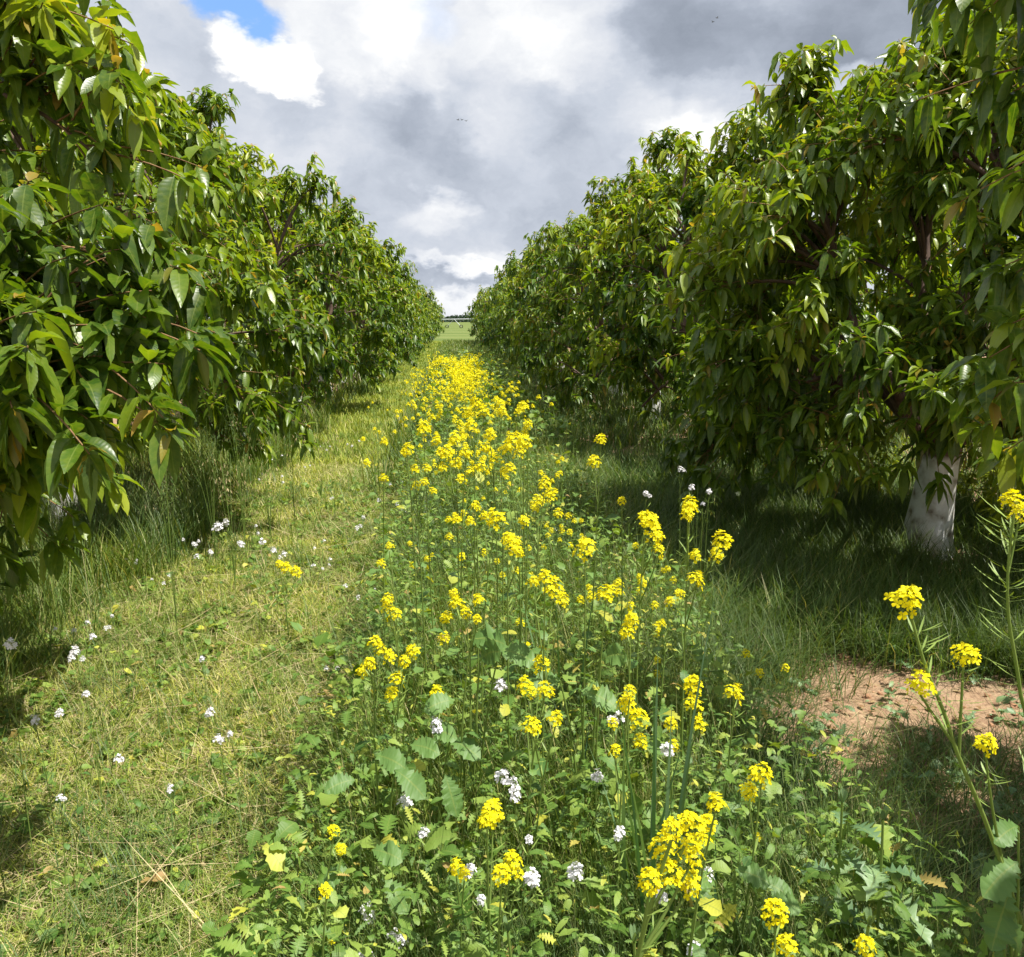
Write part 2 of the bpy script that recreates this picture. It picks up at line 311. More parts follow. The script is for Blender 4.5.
# ------------------------------------------------------------------ trees
def tree_parts(seed,R=1.9,Hh=3.9,low=.55,plumes=70,shoots=11,nleaf=14,segs=4,lsc=1.0,twigs=True,mat=None,ext=()):
    """meshes of one cherry tree standing at the origin. ext: extra branch ends (local points)"""
    r=np.random.default_rng(seed)
    # trunk with flared painted foot
    tz=np.array([-.05,.0,.08,.2,.4,.6,.78,.9]); tr=np.array([.235,.205,.165,.145,.130,.123,.128,.14])
    lean=r.normal(0,.05,2)
    P=np.stack([lean[0]*tz+.0*tz,lean[1]*tz,tz],1)
    V,Q=tube(P,tr,20)
    ang=np.arctan2(V[:,1],V[:,0]); k=1+.09*np.sin(3*ang+seed)+.05*np.sin(5*ang+2*seed+V[:,2]*3)
    c=np.repeat(P,20,0); V=c+(V-c)*k[:,None]
    trunk=mkmesh('trunk',V,Q,M_trunk)
    # scaffold limbs
    lm=MB(); pts=[]
    top=P[-2]
    nl=6
    for i in range(nl):
        a=i/nl*2*PI+r.uniform(-.3,.3)
        e=np.array([math.cos(a)*R*.55,math.sin(a)*R*.55,Hh*r.uniform(.62,.86)])
        m=np.array([math.cos(a)*R*.38,math.sin(a)*R*.38,Hh*.38])
        b=bez(top,m,e,12)+np.concatenate([np.zeros((1,3)),r.normal(0,.02,(11,3))])
        V,Q=tube(b,np.linspace(.075,.018,12),8); lm.add(V,Q); pts.append(b[2:])
        # lower side limb
        e2=np.array([math.cos(a+.5)*R*.62,math.sin(a+.5)*R*.62,low+r.uniform(.35,.9)])
        b2=bez(b[3],b[3]*.5+e2*.5+np.array([0,0,.25]),e2,9); V,Q=tube(b2,np.linspace(.035,.012,9),6); lm.add(V,Q); pts.append(b2[1:])
    b=bez(top,top+np.array([.05,.02,1]),np.array([.1,-.05,Hh*.86]),10); V,Q=tube(b,np.linspace(.06,.015,10),7); lm.add(V,Q); pts.append(b[2:])
    pts=np.concatenate(pts)
    cz=low+(Hh-low)*.52; hz=Hh-cz; lz=cz-low
    lump=r.normal(0,1,(6,3)); lph=r.uniform(0,6,6)
    ends=[]
    for i in range(plumes):
        zz=1-2*((i+.5)/plumes)*.90; zz=np.clip(zz+r.normal(0,.05),-.85,1); az=i*2.39996+r.normal(0,.2)
        s=max(0,1-abs(zz)**2.3)**.5 if zz<0 else max(0,1-zz**1.4)**.8; d=np.array([math.cos(az)*s,math.sin(az)*s,zz])
        lu=1+.13*np.sin(lump@d*2.4+lph).sum()/2+r.normal(0,.13); lu=min(max(lu,.66),1.25)
        ends.append(np.array([d[0]*R*lu,d[1]*R*lu,cz+(d[2]*(hz if zz>0 else lz))*min(lu,1.12)+(r.uniform(.1,.4) if zz>.1 and r.random()<.22 else 0)]))
    ends+= [np.array(e) for e in ext]
    LP=[];LD=[];LN=[];LL=[];LA=[];LR=[]
    tw=MB()
    for pi,E in enumerate(ends):
        dd=np.linalg.norm(pts-E*np.array([.75,.75,.92]),axis=1); A=pts[np.argmin(dd+r.uniform(0,.15,len(dd)))]
        out=np.array([E[0],E[1],0]); out=out/max(np.linalg.norm(out),.1)
        up=.30 if E[2]>cz else .18
        C=A*.35+E*.65+np.array([0,0,up+.12])
        b=bez(A,C,E,14)
        V,Q=tube(b,np.linspace(.016,.004,14),5); lm.add(V,Q)
        tg=nrm(np.gradient(b,axis=0)); tone=r.normal(0,.16)
        ns=shoots if pi<plumes else int(shoots*1.4)
        for s in range(ns):
            t=1.0 if s==0 else (r.uniform(.62,1) if r.random()<.75 else r.uniform(.25,.7))
            f=t*13; i0=min(int(f),12); Bp=b[i0]*(1-(f-i0))+b[i0+1]*(f-i0); T=tg[i0]
            ru=nrm(r.normal(0,1,3))
            dr=nrm(T*(1.2 if s==0 else .55)+ru*(.15 if s==0 else .62)+out*.35+np.array([0,0,.50]))
            Ls=r.uniform(.16,.42)*(1.0 if s else .8)
            upr=E[2]>cz+.30*hz and s in (1,2,3)
            if upr:
                t_=r.uniform(.7,1); Bp=b[int(t_*13)]; dr=nrm(np.array([0,0,1.])+r.normal(0,.28,3)); Ls=r.uniform(.22,.55)
            tt=np.linspace(0,1,6)[:,None]
            sp=Bp+dr*Ls*tt+np.array([0,0,-1])*(Ls*r.uniform(.05,.40))*tt**2
            if twigs: V,Q=tube(sp,np.linspace(.0038,.0018,6),3); tw.add(V,Q)
            n=nleaf+1+r.integers(-2,3)+(5 if upr else 0)
            n1=int(n*(.7 if upr else .42)); tl=np.concatenate([np.linspace(.1,.95,n1),np.full(n-n1,1.0)-r.uniform(0,.16,n-n1)])
            ff=tl*5; ii=np.minimum(ff.astype(int),4); fr=(ff-ii)[:,None]; Lp=sp[ii]*(1-fr)+sp[ii+1]*fr
            ax=nrm(sp[-1]-sp[-3]); 
            phi=np.arange(n)*2.4+r.uniform(0,6); e1=nrm(np.cross(ax,[.3,.2,1.])); e2=np.cross(ax,e1)
            rad=e1*np.cos(phi)[:,None]+e2*np.sin(phi)[:,None]
            D=rad*.95+ax*.22+out*.12+np.array([0,0,-1])*r.uniform(-.25,.75,(n,1))+r.normal(0,.2,(n,3))
            Nn=np.array([0,0,1.])+rad*.3+out*.15+r.normal(0,.25,(n,3))
            young=(tl>.93)*(r.random(n)<.42)*(r.random()<(.9 if E[2]>cz else .5))
            LP.append(Lp);LD.append(D);LN.append(Nn);LL.append(np.clip(r.normal(.124,.029,n),.055,.18)*np.where(young,.62,1)*lsc);LA.append(np.where(young,r.uniform(.3,1,n),0)*np.ones(n))
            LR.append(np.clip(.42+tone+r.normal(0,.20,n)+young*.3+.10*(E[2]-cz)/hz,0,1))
    P=np.concatenate(LP);D=np.concatenate(LD);N=np.concatenate(LN);L_=np.concatenate(LL);A_=np.concatenate(LA);R_=np.concatenate(LR)
    dp=r.uniform(.2,.9,len(P)); L2=L_/(1+.5*dp)
    V,Q,U,k=leaves(P,D,N,L2,L_*r.uniform(.27,.39,len(L_)),segs,droop=dp,fold=r.uniform(.1,.75,len(P))[:,None],wave=.17 if segs>=4 else 0,r=r)
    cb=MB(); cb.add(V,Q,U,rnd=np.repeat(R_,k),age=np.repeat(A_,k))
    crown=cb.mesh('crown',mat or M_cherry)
    branches=lm.mesh('branches',M_bark)
    twm=tw.mesh('twigs',M_twig) if twigs else None
    return trunk,branches,crown,twm
TREES='cherry trees planted in rows'
def put_tree(parts,x,y,label,rotz=0,sc=1.0,sz=None):
    t=thing('cherry_tree',label,'tree',(x,y,0),TREES,rotz); t.scale=(sc,sc,sz or sc)
    link('trunk',parts[0],t); link('branches',parts[1],t); c=link('crown',parts[2],t)
    if parts[3]: link('twigs',parts[3],c)
    return t
LX,RX=-2.95,3.2
# nearest trees, each its own shape
l0e=[tuple(at(x,y,d)-np.array([LX,2.75,0])) for x,y,d in ((55,375,1.95),(5,385,1.9),(85,320,2.1),(70,250,2.2),(-45,460,2.0),(10,425,2.0),(60,60,2.4),(90,150,2.4),(40,330,2.0))]
pL0=tree_parts(11,R=1.62,Hh=3.8,low=.6,plumes=125,shoots=15,nleaf=15,segs=6,lsc=.86,ext=l0e)
put_tree(pL0,LX,2.75,'nearest cherry tree on the left, big glossy drooping leaves filling the left edge')
R0X,R0Y=RX+.08,.70
r0e=[tuple(at(x,y,d)-np.array([R0X,R0Y,0])) for x,y,d in ((1015,-30,2.3),(1070,60,2.25),(1090,150,2.2),(1095,240,2.15),(1100,330,2.1),(1100,400,2.1))]
pR0=tree_parts(12,R=1.26,Hh=3.6,low=1.2,plumes=100,shoots=14,nleaf=14,segs=6,lsc=.86,ext=r0e)
put_tree(pR0,R0X,R0Y,'nearest cherry tree on the right, large dark leaves hanging into the top right corner')
pL1=tree_parts(13,R=1.68,Hh=3.4,low=.3,plumes=120,shoots=15,nleaf=14,segs=4)
put_tree(pL1,LX-.2,6.5,'second cherry tree of the left row, rounded crown sloping down to the tall grass')
pR1=tree_parts(14,R=1.6,Hh=3.05,low=.68,plumes=140,shoots=15,nleaf=14,segs=4,ext=[(-1.05,.0,3.0),(-1.0,.05,2.8),(-.1,0,3.1),(.25,0,3.05),(-.3,-1.2,1.6),(.3,-1.2,1.7),(-.7,-1.1,1.35),(0,-1.3,1.9),(-1.2,-.5,.85),(-1.3,.2,.7),(-1.0,-.8,.85),(-1.35,.7,.6),(-.9,.9,.6),(-.3,1.2,.6),(.9,-.9,.95),(1.2,-.5,.8),(1.0,.4,.7)])
_p=at_h(924,553,0)
put_tree(pR1,_p[0],_p[1],'cherry tree with a white painted trunk foot, second of the right row')
pM=[tree_parts(20+i,R=1.66,Hh=3.75,low=.2,plumes=105,shoots=13,nleaf=13,segs=3,lsc=1.02,mat=M_cherry_far) for i in range(3)]
pF=[tree_parts(40+i,R=1.68,Hh=3.8,low=.15,plumes=85,shoots=10,nleaf=9,segs=2,lsc=1.255,twigs=False,mat=M_cherry_far) for i in range(3)]
ordn=['','first','second','third','fourth','fifth','sixth','seventh','eighth','ninth','tenth','eleventh','twelfth','thirteenth','fourteenth','fifteenth','sixteenth']
k=0
for side,x0,y0 in (('left',LX,10.4),('right',RX,9.0)):
    n=14
    for i in range(n):
        y=y0+i*3.75; pool=pM if i<4 else pF
        p=pool[(i*2+(side=='right'))%3]
        lab=f'{ordn[i+3]} cherry tree along the {side} row, counted from the camera'
        if i==n-1: lab=f'last cherry tree at the far end of the {side} row beside the green field'
        put_tree(p,x0+rng.normal(0,.08),y+rng.normal(0,.12),lab,rotz=rng.uniform(0,6.28),sc=rng.uniform(.90,1.12),sz=rng.uniform(.88,1.10)*.95); k+=1
# neighbouring rows behind
for i,y in enumerate((3.6,7.3,11.0,14.8)):
    put_tree(pM[i%3],RX+5.2,y,f'{ordn[i+1]} cherry tree of the row behind the right row, glimpsed past the white trunk',rotz=i*1.7)
for i,y in enumerate((4.5,8.3,12.1)):
    put_tree(pM[(i+1)%3],LX-6.1,y,f'{ordn[i+1]} cherry tree of the row behind the left row, mostly hidden',rotz=i*2.1)
t=put_tree(pM[1],RX+.2,-3.0,'cherry tree just behind the camera on the right, shading the lower right grass',rotz=2)
# ------------------------------------------------------------------ grasses
def scat(n,d0,d1,x0,x1,r=rng,keep=None):
    d=np.exp(r.uniform(math.log(d0),math.log(d1),n)); x=r.uniform(0,1,n)*(x1-x0)+x0
    m=(x>-.66*d-.5)&(x<.80*d+.6); d=d[m];x=x[m]
    if keep is not None:
        q=r.random(len(x))<keep(x,d); d=d[q];x=x[q]
    return np.stack([x,d,gz(x,d)],1)
def tuft(n,d0,d1,x0,x1,per,spread,keep=None):
    C=scat(n,d0,d1,x0,x1,keep=keep); P=np.repeat(C,per,0); P[:,:2]+=rng.normal(0,spread,(len(P),2)); P[:,2]=gz(P[:,0],P[:,1]); return P
def lodw(d): return np.maximum(1,d/3.0)**.75
def grass(name,P,h,w,lean,curve,mat,label,rnd=None,segs=3,az=None):
    n=len(P); d=P[:,1]; hh=rng.uniform(h[0],h[1],n)*(1+0*d); ww=rng.uniform(w[0],w[1],n)*lodw(d)
    a=rng.uniform(0,2*PI,n) if az is None else rng.normal(az[0],az[1],n)
    V,Q,k=blades(P,a,hh,ww,rng.uniform(lean[0],lean[1],n),rng.uniform(curve[0],curve[1],n),segs)
    R=rng.random(n) if rnd is None else np.clip(rng.normal(rnd[0],rnd[1],n),0,1)
    m=MB(); m.add(V,Q,rnd=np.repeat(R,k))
    return tag(link(name,m.mesh(name,mat)),label,'grass',kind='stuff')
def bare_left(x,d):     # thin patches on the trodden wheel track
    return np.clip(1.0-.85*np.exp(-((x+.48-.08*np.sin(d*2))**2)/.045)*np.clip(.45+np.sin(d*1.9+.6),0,1)-.5*np.exp(-((x+1.1-.2*np.sin(d*1.3))**2)/.06)*np.clip(np.sin(d*2.7+x*3),0,1),.1,1)
def left_edge(x,d):
    return np.ones_like(x)
P=scat(120000,1.0,9,-2.5,-.2,keep=bare_left)
grass('mown_grass',P,(.035,.125),(.002,.0042),(.3,1.4),(.0,1.1),M_grass_dry,'short matted yellow green grass on the mown strip left of the flowers')
P=scat(50000,9,64,-2.6,.4)
grass('mown_grass',P,(.05,.16),(.003,.006),(.1,.9),(.0,.9),M_grass_dry,'short yellow green grass of the mown strip in the distance',rnd=(.38,.22))
P=tuft(520,1.0,8,-2.4,-.1,24,.05)
grass('green_grass_tufts',P,(.06,.24),(.002,.004),(.1,.8),(.3,1.5),M_grass,'longer fresh green blades scattered through the mown strip')
P=tuft(1500,1.6,12,-4.2,-1.9,26,.06,keep=lambda x,d:np.where(x<-1.95-.12*np.sin(d*2),1,.2))
grass('tall_grass',P,(.16,.55),(.0025,.005),(.0,.35),(.3,1.3),M_grass,'tall meadow grass along the foot of the left trees')
P=tuft(700,12,60,-4.5,-2.0,12,.1)
grass('tall_grass',P,(.2,.5),(.004,.007),(.0,.4),(.3,1.2),M_grass,'tall grass under the distant left trees')
# right shade: mound of long grass
def keep_r(x,d):
    e=.16*np.sin(x*4)+.09*np.sin(x*11+1); soil=((d>2.62+e)&(d<3.3+e)&(x>.78+.1*np.sin(d*7))&(x<2.5+.3*np.sin(d*9)))|((d>2.2)&(d<2.4)&(x>1.0)&(x<1.3)); return np.where(soil,.05,1.0)
P=tuft(2300,3.1,8.5,1.2,4.2,30,.055,keep=lambda x,d:keep_r(x,d)*np.where((np.abs(x-_p[0])<.3)&(d<_p[1])&(d>_p[1]-.7),.12,1))
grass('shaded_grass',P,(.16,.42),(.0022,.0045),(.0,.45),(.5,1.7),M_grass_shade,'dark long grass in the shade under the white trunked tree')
P=tuft(1500,1.0,3.4,.85,3.6,24,.06,keep=keep_r)
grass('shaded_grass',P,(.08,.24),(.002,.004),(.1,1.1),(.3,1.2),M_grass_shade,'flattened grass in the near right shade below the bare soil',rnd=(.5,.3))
P=tuft(2200,7,60,1.0,5.2,16,.1)
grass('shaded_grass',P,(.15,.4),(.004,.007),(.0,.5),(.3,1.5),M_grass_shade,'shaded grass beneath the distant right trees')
P=tuft(1500,4,22,4.2,10,16,.12)
grass('shaded_grass',P,(.12,.35),(.004,.007),(.0,.5),(.3,1.5),M_grass,'grass in the next lane seen past the white trunk')
# strip: tangle of green
P=tuft(4000,1.0,9,-.28,1.05,24,.07)
grass('strip_grass',P,(.15,.6),(.002,.0042),(.0,.7),(.2,1.4),M_grass,'green grass tangled between the mustard plants')
P=tuft(2200,7.5,60,-.7,1.5,16,.12)
grass('strip_grass',P,(.15,.4),(.004,.007),(.0,.4),(.2,1.2),M_grass,'green grass between the distant mustard plants')
# straw and cut stalks lying on the mown strip
P=scat(17000,1.0,9,-2.4,.1); P[:,2]+=.02
grass('cut_straw',P,(.05,.17),(.0015,.003),(1.3,1.55),(-.1,.25),M_straw,'dry cut stalks lying over the mown grass',segs=2)
P=scat(260,1.0,6,-2.4,.3); P[:,2]+=.05
grass('long_straw',P,(.22,.55),(.002,.004),(1.35,1.52),(-.03,.12),M_straw,'long dry stalks lying across the mown strip',segs=4)
P=scat(2500,1.1,6,.9,3.4); P[:,2]+=.008
grass('cut_straw',P,(.04,.14),(.0015,.003),(1.4,1.57),(-.05,.1),M_straw,'dry stalks lying on the bare soil at the right',segs=2)
def litter():
    P=scat(2600,1.1,9,-2.6,4.0); n=len(P); P[:,2]+=.008
    D=np.stack([rng.normal(0,1,n),rng.normal(0,1,n),rng.normal(0,.12,n)],1); N=np.stack([rng.normal(0,.4,n),rng.normal(0,.4,n),np.ones(n)],1)
    V,Q,U,k=leaves(P,D,N,rng.uniform(.015,.05,n),rng.uniform(.01,.022,n),3,droop=.0,fold=.5)
    m=MB(); m.add(V,Q,U,rnd=np.repeat(rng.random(n),k)); tag(link('leaf_litter',m.mesh('leaf_litter',M_litter)),'dead brown leaves scattered on the soil','leaf litter',kind='stuff')
    # soil clods
    P=scat(2600,1.4,7,.9,3.8); n=len(P)
    a=np.array([[1,0,0],[0,1,0],[-1,0,0],[0,-1,0],[.55,.55,.7],[-.55,.55,.75],[-.55,-.55,.7],[.55,-.55,.65]])
    s=rng.gamma(1.6,.005,n)+.002; V=P[:,None]+a[None]*s[:,None,None]*rng.uniform(.6,1.3,(n,8,3)); V[:,:4,2]-=.004
    q=np.array([[0,1,5,4],[1,2,6,5],[2,3,7,6],[3,0,4,7],[4,5,6,7]]); Q=(np.arange(n)[:,None,None]*8+q[None]).reshape(-1,4)
    tag(link('soil_clods',mkmesh('soil_clods',V.reshape(-1,3),Q,flat_mat('clod',(.36,.20,.115),.95,.1),smooth=False)),'small crumbs of reddish earth on the bare soil','soil',kind='stuff')
litter()
# broad leaved weeds
LOBED=([0,.12,.2,.3,.38,.5,.58,.72,.82,.92,1],[.03,.06,.35,.28,.62,.52,.95,.88,1.0,.6,.05])
ROUND=([0,.2,.3,.42,.55,.7,.83,.93,1],[.03,.05,.55,.92,.95,1,.82,.6,.1])
JAG=([0,.08,.14,.2,.27,.33,.41,.47,.55,.61,.69,.75,.83,.88,1],[.1,.12,.55,.15,.8,.2,1,.25,1,.25,.85,.25,.6,.2,.02])
def rosettes(name,C,per,size,mat,label,profs=(LOBED,ROUND),rise=(.1,1.1),stemh=(0,.18),wr=(.45,.7)):
    m=MB()
    for pf in profs:
        n0=len(C)//len(profs); S=C[rng.permutation(len(C))[:n0]]
        P=np.repeat(S,per,0); n=len(P); az=rng.uniform(0,6.28,n); P=P.copy(); P[:,2]+=rng.uniform(stemh[0],stemh[1],n); P[:,:2]+=rng.normal(0,.02,(n,2))
        el=rng.uniform(*rise,n); D=np.stack([np.cos(az)*np.cos(el),np.sin(az)*np.cos(el),np.sin(el)],1)
        L_=rng.uniform(*size,n)*np.repeat(rng.uniform(.7,1.3,len(S)),per)*np.minimum(1.6,lodw(P[:,1])**.4)
        N=np.stack([rng.normal(0,.35,n),rng.normal(0,.35,n),np.ones(n)],1)
        V,Q,U,k=leaves(P,D,N,L_,L_*rng.uniform(*wr,n),0,droop=rng.uniform(.2,.8,n),fold=.2,prof=pf,wave=.16)
        m.add(V,Q,U,rnd=np.repeat(rng.random(n),k))
    return tag(link(name,m.mesh(name,mat)),label,'weeds',kind='stuff')
C=scat(1000,1.0,8,-.45,.98)
rosettes('broadleaf_weeds',C,5,(.035,.085),M_weed,'broad lobed leaves of young weeds carpeting the flower strip',stemh=(.02,.5),profs=(LOBED,LOBED,JAG))
C=scat(700,8,30,-.5,1.3)
rosettes('broadleaf_weeds',C,5,(.045,.09),M_weed,'broad green leaves in the distant flower strip',stemh=(.05,.6))
C=scat(1500,1.0,8,-2.5,-.3)
rosettes('clover_weeds',C,6,(.018,.06),M_weed,'small green herbs creeping through the mown strip',stemh=(0,.05),profs=(ROUND,LOBED))
C=scat(560,1.2,6,.9,3.4)
rosettes('small_weeds',C,6,(.02,.075),M_thistle,'small grey green weeds on the right soil',stemh=(0,.06),profs=(LOBED,JAG))
# leafy ground tangle of fine stems (vetch-like) in the strip
C=scat(4800,1.0,7,-.45,1.05)
rosettes('fine_weeds',C,6,(.02,.05),M_weed,'fine leafy stems filling the gaps of the strip',stemh=(.0,.5),wr=(.2,.4),profs=(ROUND,JAG,LOBED))
# ------------------------------------------------------------------ flowers
def head_mesh(seed,n,L_,mat,petal=.0095,segs=3,hgt=.050,rad=.030,buds=True,name='flower_head'):
    r=np.random.default_rng(seed); m=MB()
    t=(np.arange(n)+.5)/n; phi=np.arange(n)*2.4
    z=-hgt*.55+hgt*t; rr=rad*np.sqrt(np.clip(1-(t*1.02)**2.2,0.03,1))*r.uniform(.62,1.2,n)
    C=np.stack([np.cos(phi)*rr,np.sin(phi)*rr,z+r.normal(0,.004,n)],1)
    ax=nrm(np.stack([np.cos(phi)*(1-t*.7),np.sin(phi)*(1-t*.7),.35+t],1)+r.normal(0,.2,(n,3)))
    e1=nrm(np.cross(ax,r.normal(0,1,(n,3)))); e2=np.cross(ax,e1)
    for q in range(4):
        a=q*PI/2; s=e1*math.cos(a)+e2*math.sin(a); D=s+ax*.35
        V,Q,U,k=leaves(C+s*.0008,D,ax,petal*r.uniform(.85,1.15,n),petal*r.uniform(.8,1.0,n),0,droop=.15,fold=-.2,prof=([0,.4,.8,1],[.25,.85,1,.55]) if segs>2 else ([0,.6,1],[.3,1,.6]))
        m.add(V,Q,U,rnd=np.repeat(r.random(n),k),age=0)
    # centre buds, greenish
    nb=10 if buds else 4
    P=np.stack([r.normal(0,.004,nb),r.normal(0,.004,nb),hgt*.43+r.normal(0,.002,nb)],1)
    V,Q,U,k=leaves(P,np.stack([r.normal(0,.4,nb),r.normal(0,.4,nb),np.ones(nb)],1),r.normal(0,1,(nb,3)),.006,.004,3,droop=0,fold=.8)
    m.add(V,Q,U,rnd=.5,age=.7)
    # pedicels
    V,Q,U,k=leaves(np.stack([C[:,0]*.1,C[:,1]*.1,C[:,2]-.012],1),C-np.stack([C[:,0]*.1,C[:,1]*.1,C[:,2]-.012],1),r.normal(0,1,(n,3)),np.linalg.norm(C-np.stack([C[:,0]*.1,C[:,1]*.1,C[:,2]-.012],1),axis=1),.0016,3,droop=0,fold=.3)
    m.add(V,Q,U,rnd=.5,age=1.0)
    return m.mesh(name,mat)
HY=[head_mesh(s,27,0,M_yellow) for s in (1,2,3,4)]
HYl=[head_mesh(s,16,0,M_yellow,petal=.014,segs=2) for s in (5,6,7)]
HW=[head_mesh(s,13,0,M_white,petal=.0095,hgt=.032,rad=.018,buds=True) for s in (8,9,10)]
def stem_tube(m,a,b,c,r0,r1,n=9,sides=6,rnd=.5):
    P=bez(a,b,c,n); V,Q=tube(P,np.linspace(r0,r1,n),sides); m.add(V,Q,rnd=rnd); return P
def pods(mb,P,frac,n,L_,r):
    """slim curved seed pods standing out round a stem polyline"""
    if n<=0: return
    t=r.uniform(frac[0],frac[1],n)*(len(P)-1); i=np.minimum(t.astype(int),len(P)-2); f=(t-i)[:,None]; B=P[i]*(1-f)+P[i+1]*f
    az=r.uniform(0,6.28,n); D=np.stack([np.cos(az),np.sin(az),r.uniform(-.1,.3,n)],1)
    for A in (0.0,PI/2):
        N=np.stack([np.sin(az)*math.sin(A),-np.cos(az)*math.sin(A),np.full(n,math.cos(A))+1e-3],1)
        V,Q,U,k=leaves(B,D,N,L_*r.uniform(.8,1.2,n) if A==0 else L_,.0032,0,droop=-.28,fold=.1,prof=([0,.25,.4,.7,.9,1],[.25,.25,.9,1,.5,.1])) if A==0 else (np.zeros((0,3)),np.zeros((0,4)),np.zeros((0,2)),1)
        if len(V): mb.add(V,Q,U,rnd=np.repeat(r.uniform(.5,1,n),k))
def build_plant(root,heads,base,r,hm,podlen=.035,main=None,thick=.0035,nleaf=7,leafsize=(.07,.14),podn=10,lean=None,leafmat=None,bigleaf=None):
    """heads: list of (point local, scale). stem, foliage, seed pods, each flower head a child."""
    heads=sorted(heads,key=lambda h:-h[0][2]); st=MB(); pd=MB(); fo=MB()
    top=heads[0][0]
    if main is None:
        M=base*.5+top*.5+np.array([r.normal(0,.03),r.normal(0,.03),.05])
        P=bez(base,M,top-np.array([0,0,.02]),14)
    else: P=np.asarray(main)
    V,Q=tube(P,np.linspace(thick,thick*.45,len(P)),6); st.add(V,Q,rnd=.6)
    if podn: pods(pd,P,(.62,.95) if podn<40 else (.2,.98),podn,podlen,r)
    for j,(hp,s) in enumerate(heads):
        if j>0:
            # branch leaves the main stem lower down
            zt=hp[2]-np.clip(np.linalg.norm(hp[:2]-top[:2])*1.1+.08,.08,.35)
            i=int(np.argmin(np.abs(P[:,2]-max(zt,P[0,2]+.05)))); A=P[i]
            C=np.array([A[0]*.35+hp[0]*.65,A[1]*.35+hp[1]*.65,A[2]*.5+hp[2]*.5])
            B=stem_tube(st,A,C,hp-np.array([0,0,.02]),thick*.6,thick*.35,8,5)
            if podn: pods(pd,B,(.45,.95),max(2,podn//3),.03,r)
    n=nleaf
    if n:
        t=np.linspace(.04,.72,n)*(len(P)-1); i=t.astype(int); B=P[i]+(P[np.minimum(i+1,len(P)-1)]-P[i])*(t-i)[:,None]
        az=np.arange(n)*2.4+r.uniform(0,6); L_=np.linspace(leafsize[1],leafsize[0]*.55,n)*r.uniform(.8,1.2,n)
        D=np.stack([np.cos(az),np.sin(az),r.uniform(.3,.9,n)],1)
        V,Q,U,k=leaves(B,D,np.tile([0,0,1.],(n,1))+r.normal(0,.2,(n,3)),L_,L_*.5,0,droop=r.uniform(.3,.8,n),fold=.2,prof=LOBED,wave=.14,r=r)
        fo.add(V,Q,U,rnd=np.repeat(r.random(n),k),age=np.repeat((r.random(n)<.08)*.8,k))
    if bigleaf: 
        for (bp,bd,bl) in bigleaf:
            V,Q,U,k=leaves(np.array([bp]),np.array([bd]),np.array([[.1,-.5,.8]]),bl,bl*.62,0,droop=.35,fold=.15,prof=LOBED,wave=.15,r=r); fo.add(V,Q,U,rnd=.7,age=0)
    link('stem',st.mesh('stem',M_stem),root)
    if fo.n: link('foliage',fo.mesh('foliage',leafmat or M_mleaf),root)
    if pd.n: link('seed_pods',pd.mesh('seed_pods',M_stem),root)
    for j,(hp,s) in enumerate(heads):
        link('flower_head',hm[r.integers(len(hm))],root,loc=tuple(hp),scale=s,rotz=r.uniform(0,6.28)).rotation_euler=(r.normal(0,.2),r.normal(0,.2),r.uniform(0,6.28))
MG='yellow mustard plants in the flower strip'
def mustard(dep,hd,label,basedx=0.0,dj=.05,seed=0,**kw):
    r=np.random.default_rng(seed+int(hd[0][0]*7+hd[0][1]))
    pts=[]
    for (x,y,w) in hd:
        d=dep+r.normal(0,dj); p=at(x,y,d); pts.append((p,max(.35,w*d/FPX/.072)))
    c=np.mean([p for p,_ in pts],0); b=np.array([c[0]+basedx,dep+r.uniform(-.02,.05),0.]); b[2]=gz(b[0],b[1])
    root=thing('mustard_plant',label,'wildflower',tuple(b),MG)
    kw.setdefault('podn',10)
    if 'mainpx' in kw:
        kw['main']=np.array([at(x,y,d)-b for x,y,d in kw.pop('mainpx')]); 
    build_plant(root,[(p-b,s) for p,s in pts],np.zeros(3),r,HY,**kw)
    return root
def smooth(pts,n=24):
    pts=np.array(pts,float); t=np.linspace(0,len(pts)-1,n); i=np.minimum(t.astype(int),len(pts)-2); f=t-i
    P=[]
    for a,u in zip(i,f):
        p0=pts[max(a-1,0)];p1=pts[a];p2=pts[a+1];p3=pts[min(a+2,len(pts)-1)]
        P.append(.5*((2*p1)+(-p0+p2)*u+(2*p0-5*p1+4*p2-p3)*u*u+(-p0+3*p1-3*p2+p3)*u**3))
    return [tuple(p) for p in P]
mustard(.95,[(690,822,32),(664,843,34),(692,850,34),(668,868,34),(650,878,32),(690,880,32),(672,826,26)],'tall mustard plant with the largest dense cluster of yellow heads, bottom centre',basedx=-.06,thick=.005,nleaf=6,dj=.02,podn=4)
mustard(1.3,[(716,800,24),(708,822,24),(703,838,20)],'mustard plant with stacked yellow heads just right of the largest cluster')
mustard(1.45,[(762,772,28),(749,789,22)],'mustard plant with a pair of yellow heads beside the near edge of bare soil')
mustard(1.12,[(776,910,34),(786,944,32)],'low mustard plant with two yellow heads at the bottom edge')
mustard(1.12,[(866,944,28)],'single shaded mustard head at the bottom edge near the thistle')
root=mustard(1.12,[(908,597,38),(965,652,30),(920,680,32),(987,742,26)],'leaning mustard plant with four yellow heads and slim pods at the right edge',
  mainpx=smooth([(1042,1450,1.35),(1035,1000,1.22),(1020,920,1.16),(985,820,1.13),(958,755,1.12),(945,715,1.12),(925,665,1.12),(910,612,1.12)]),nleaf=0,podn=38,podlen=.045,thick=.0048,dj=.005,
  bigleaf=[])
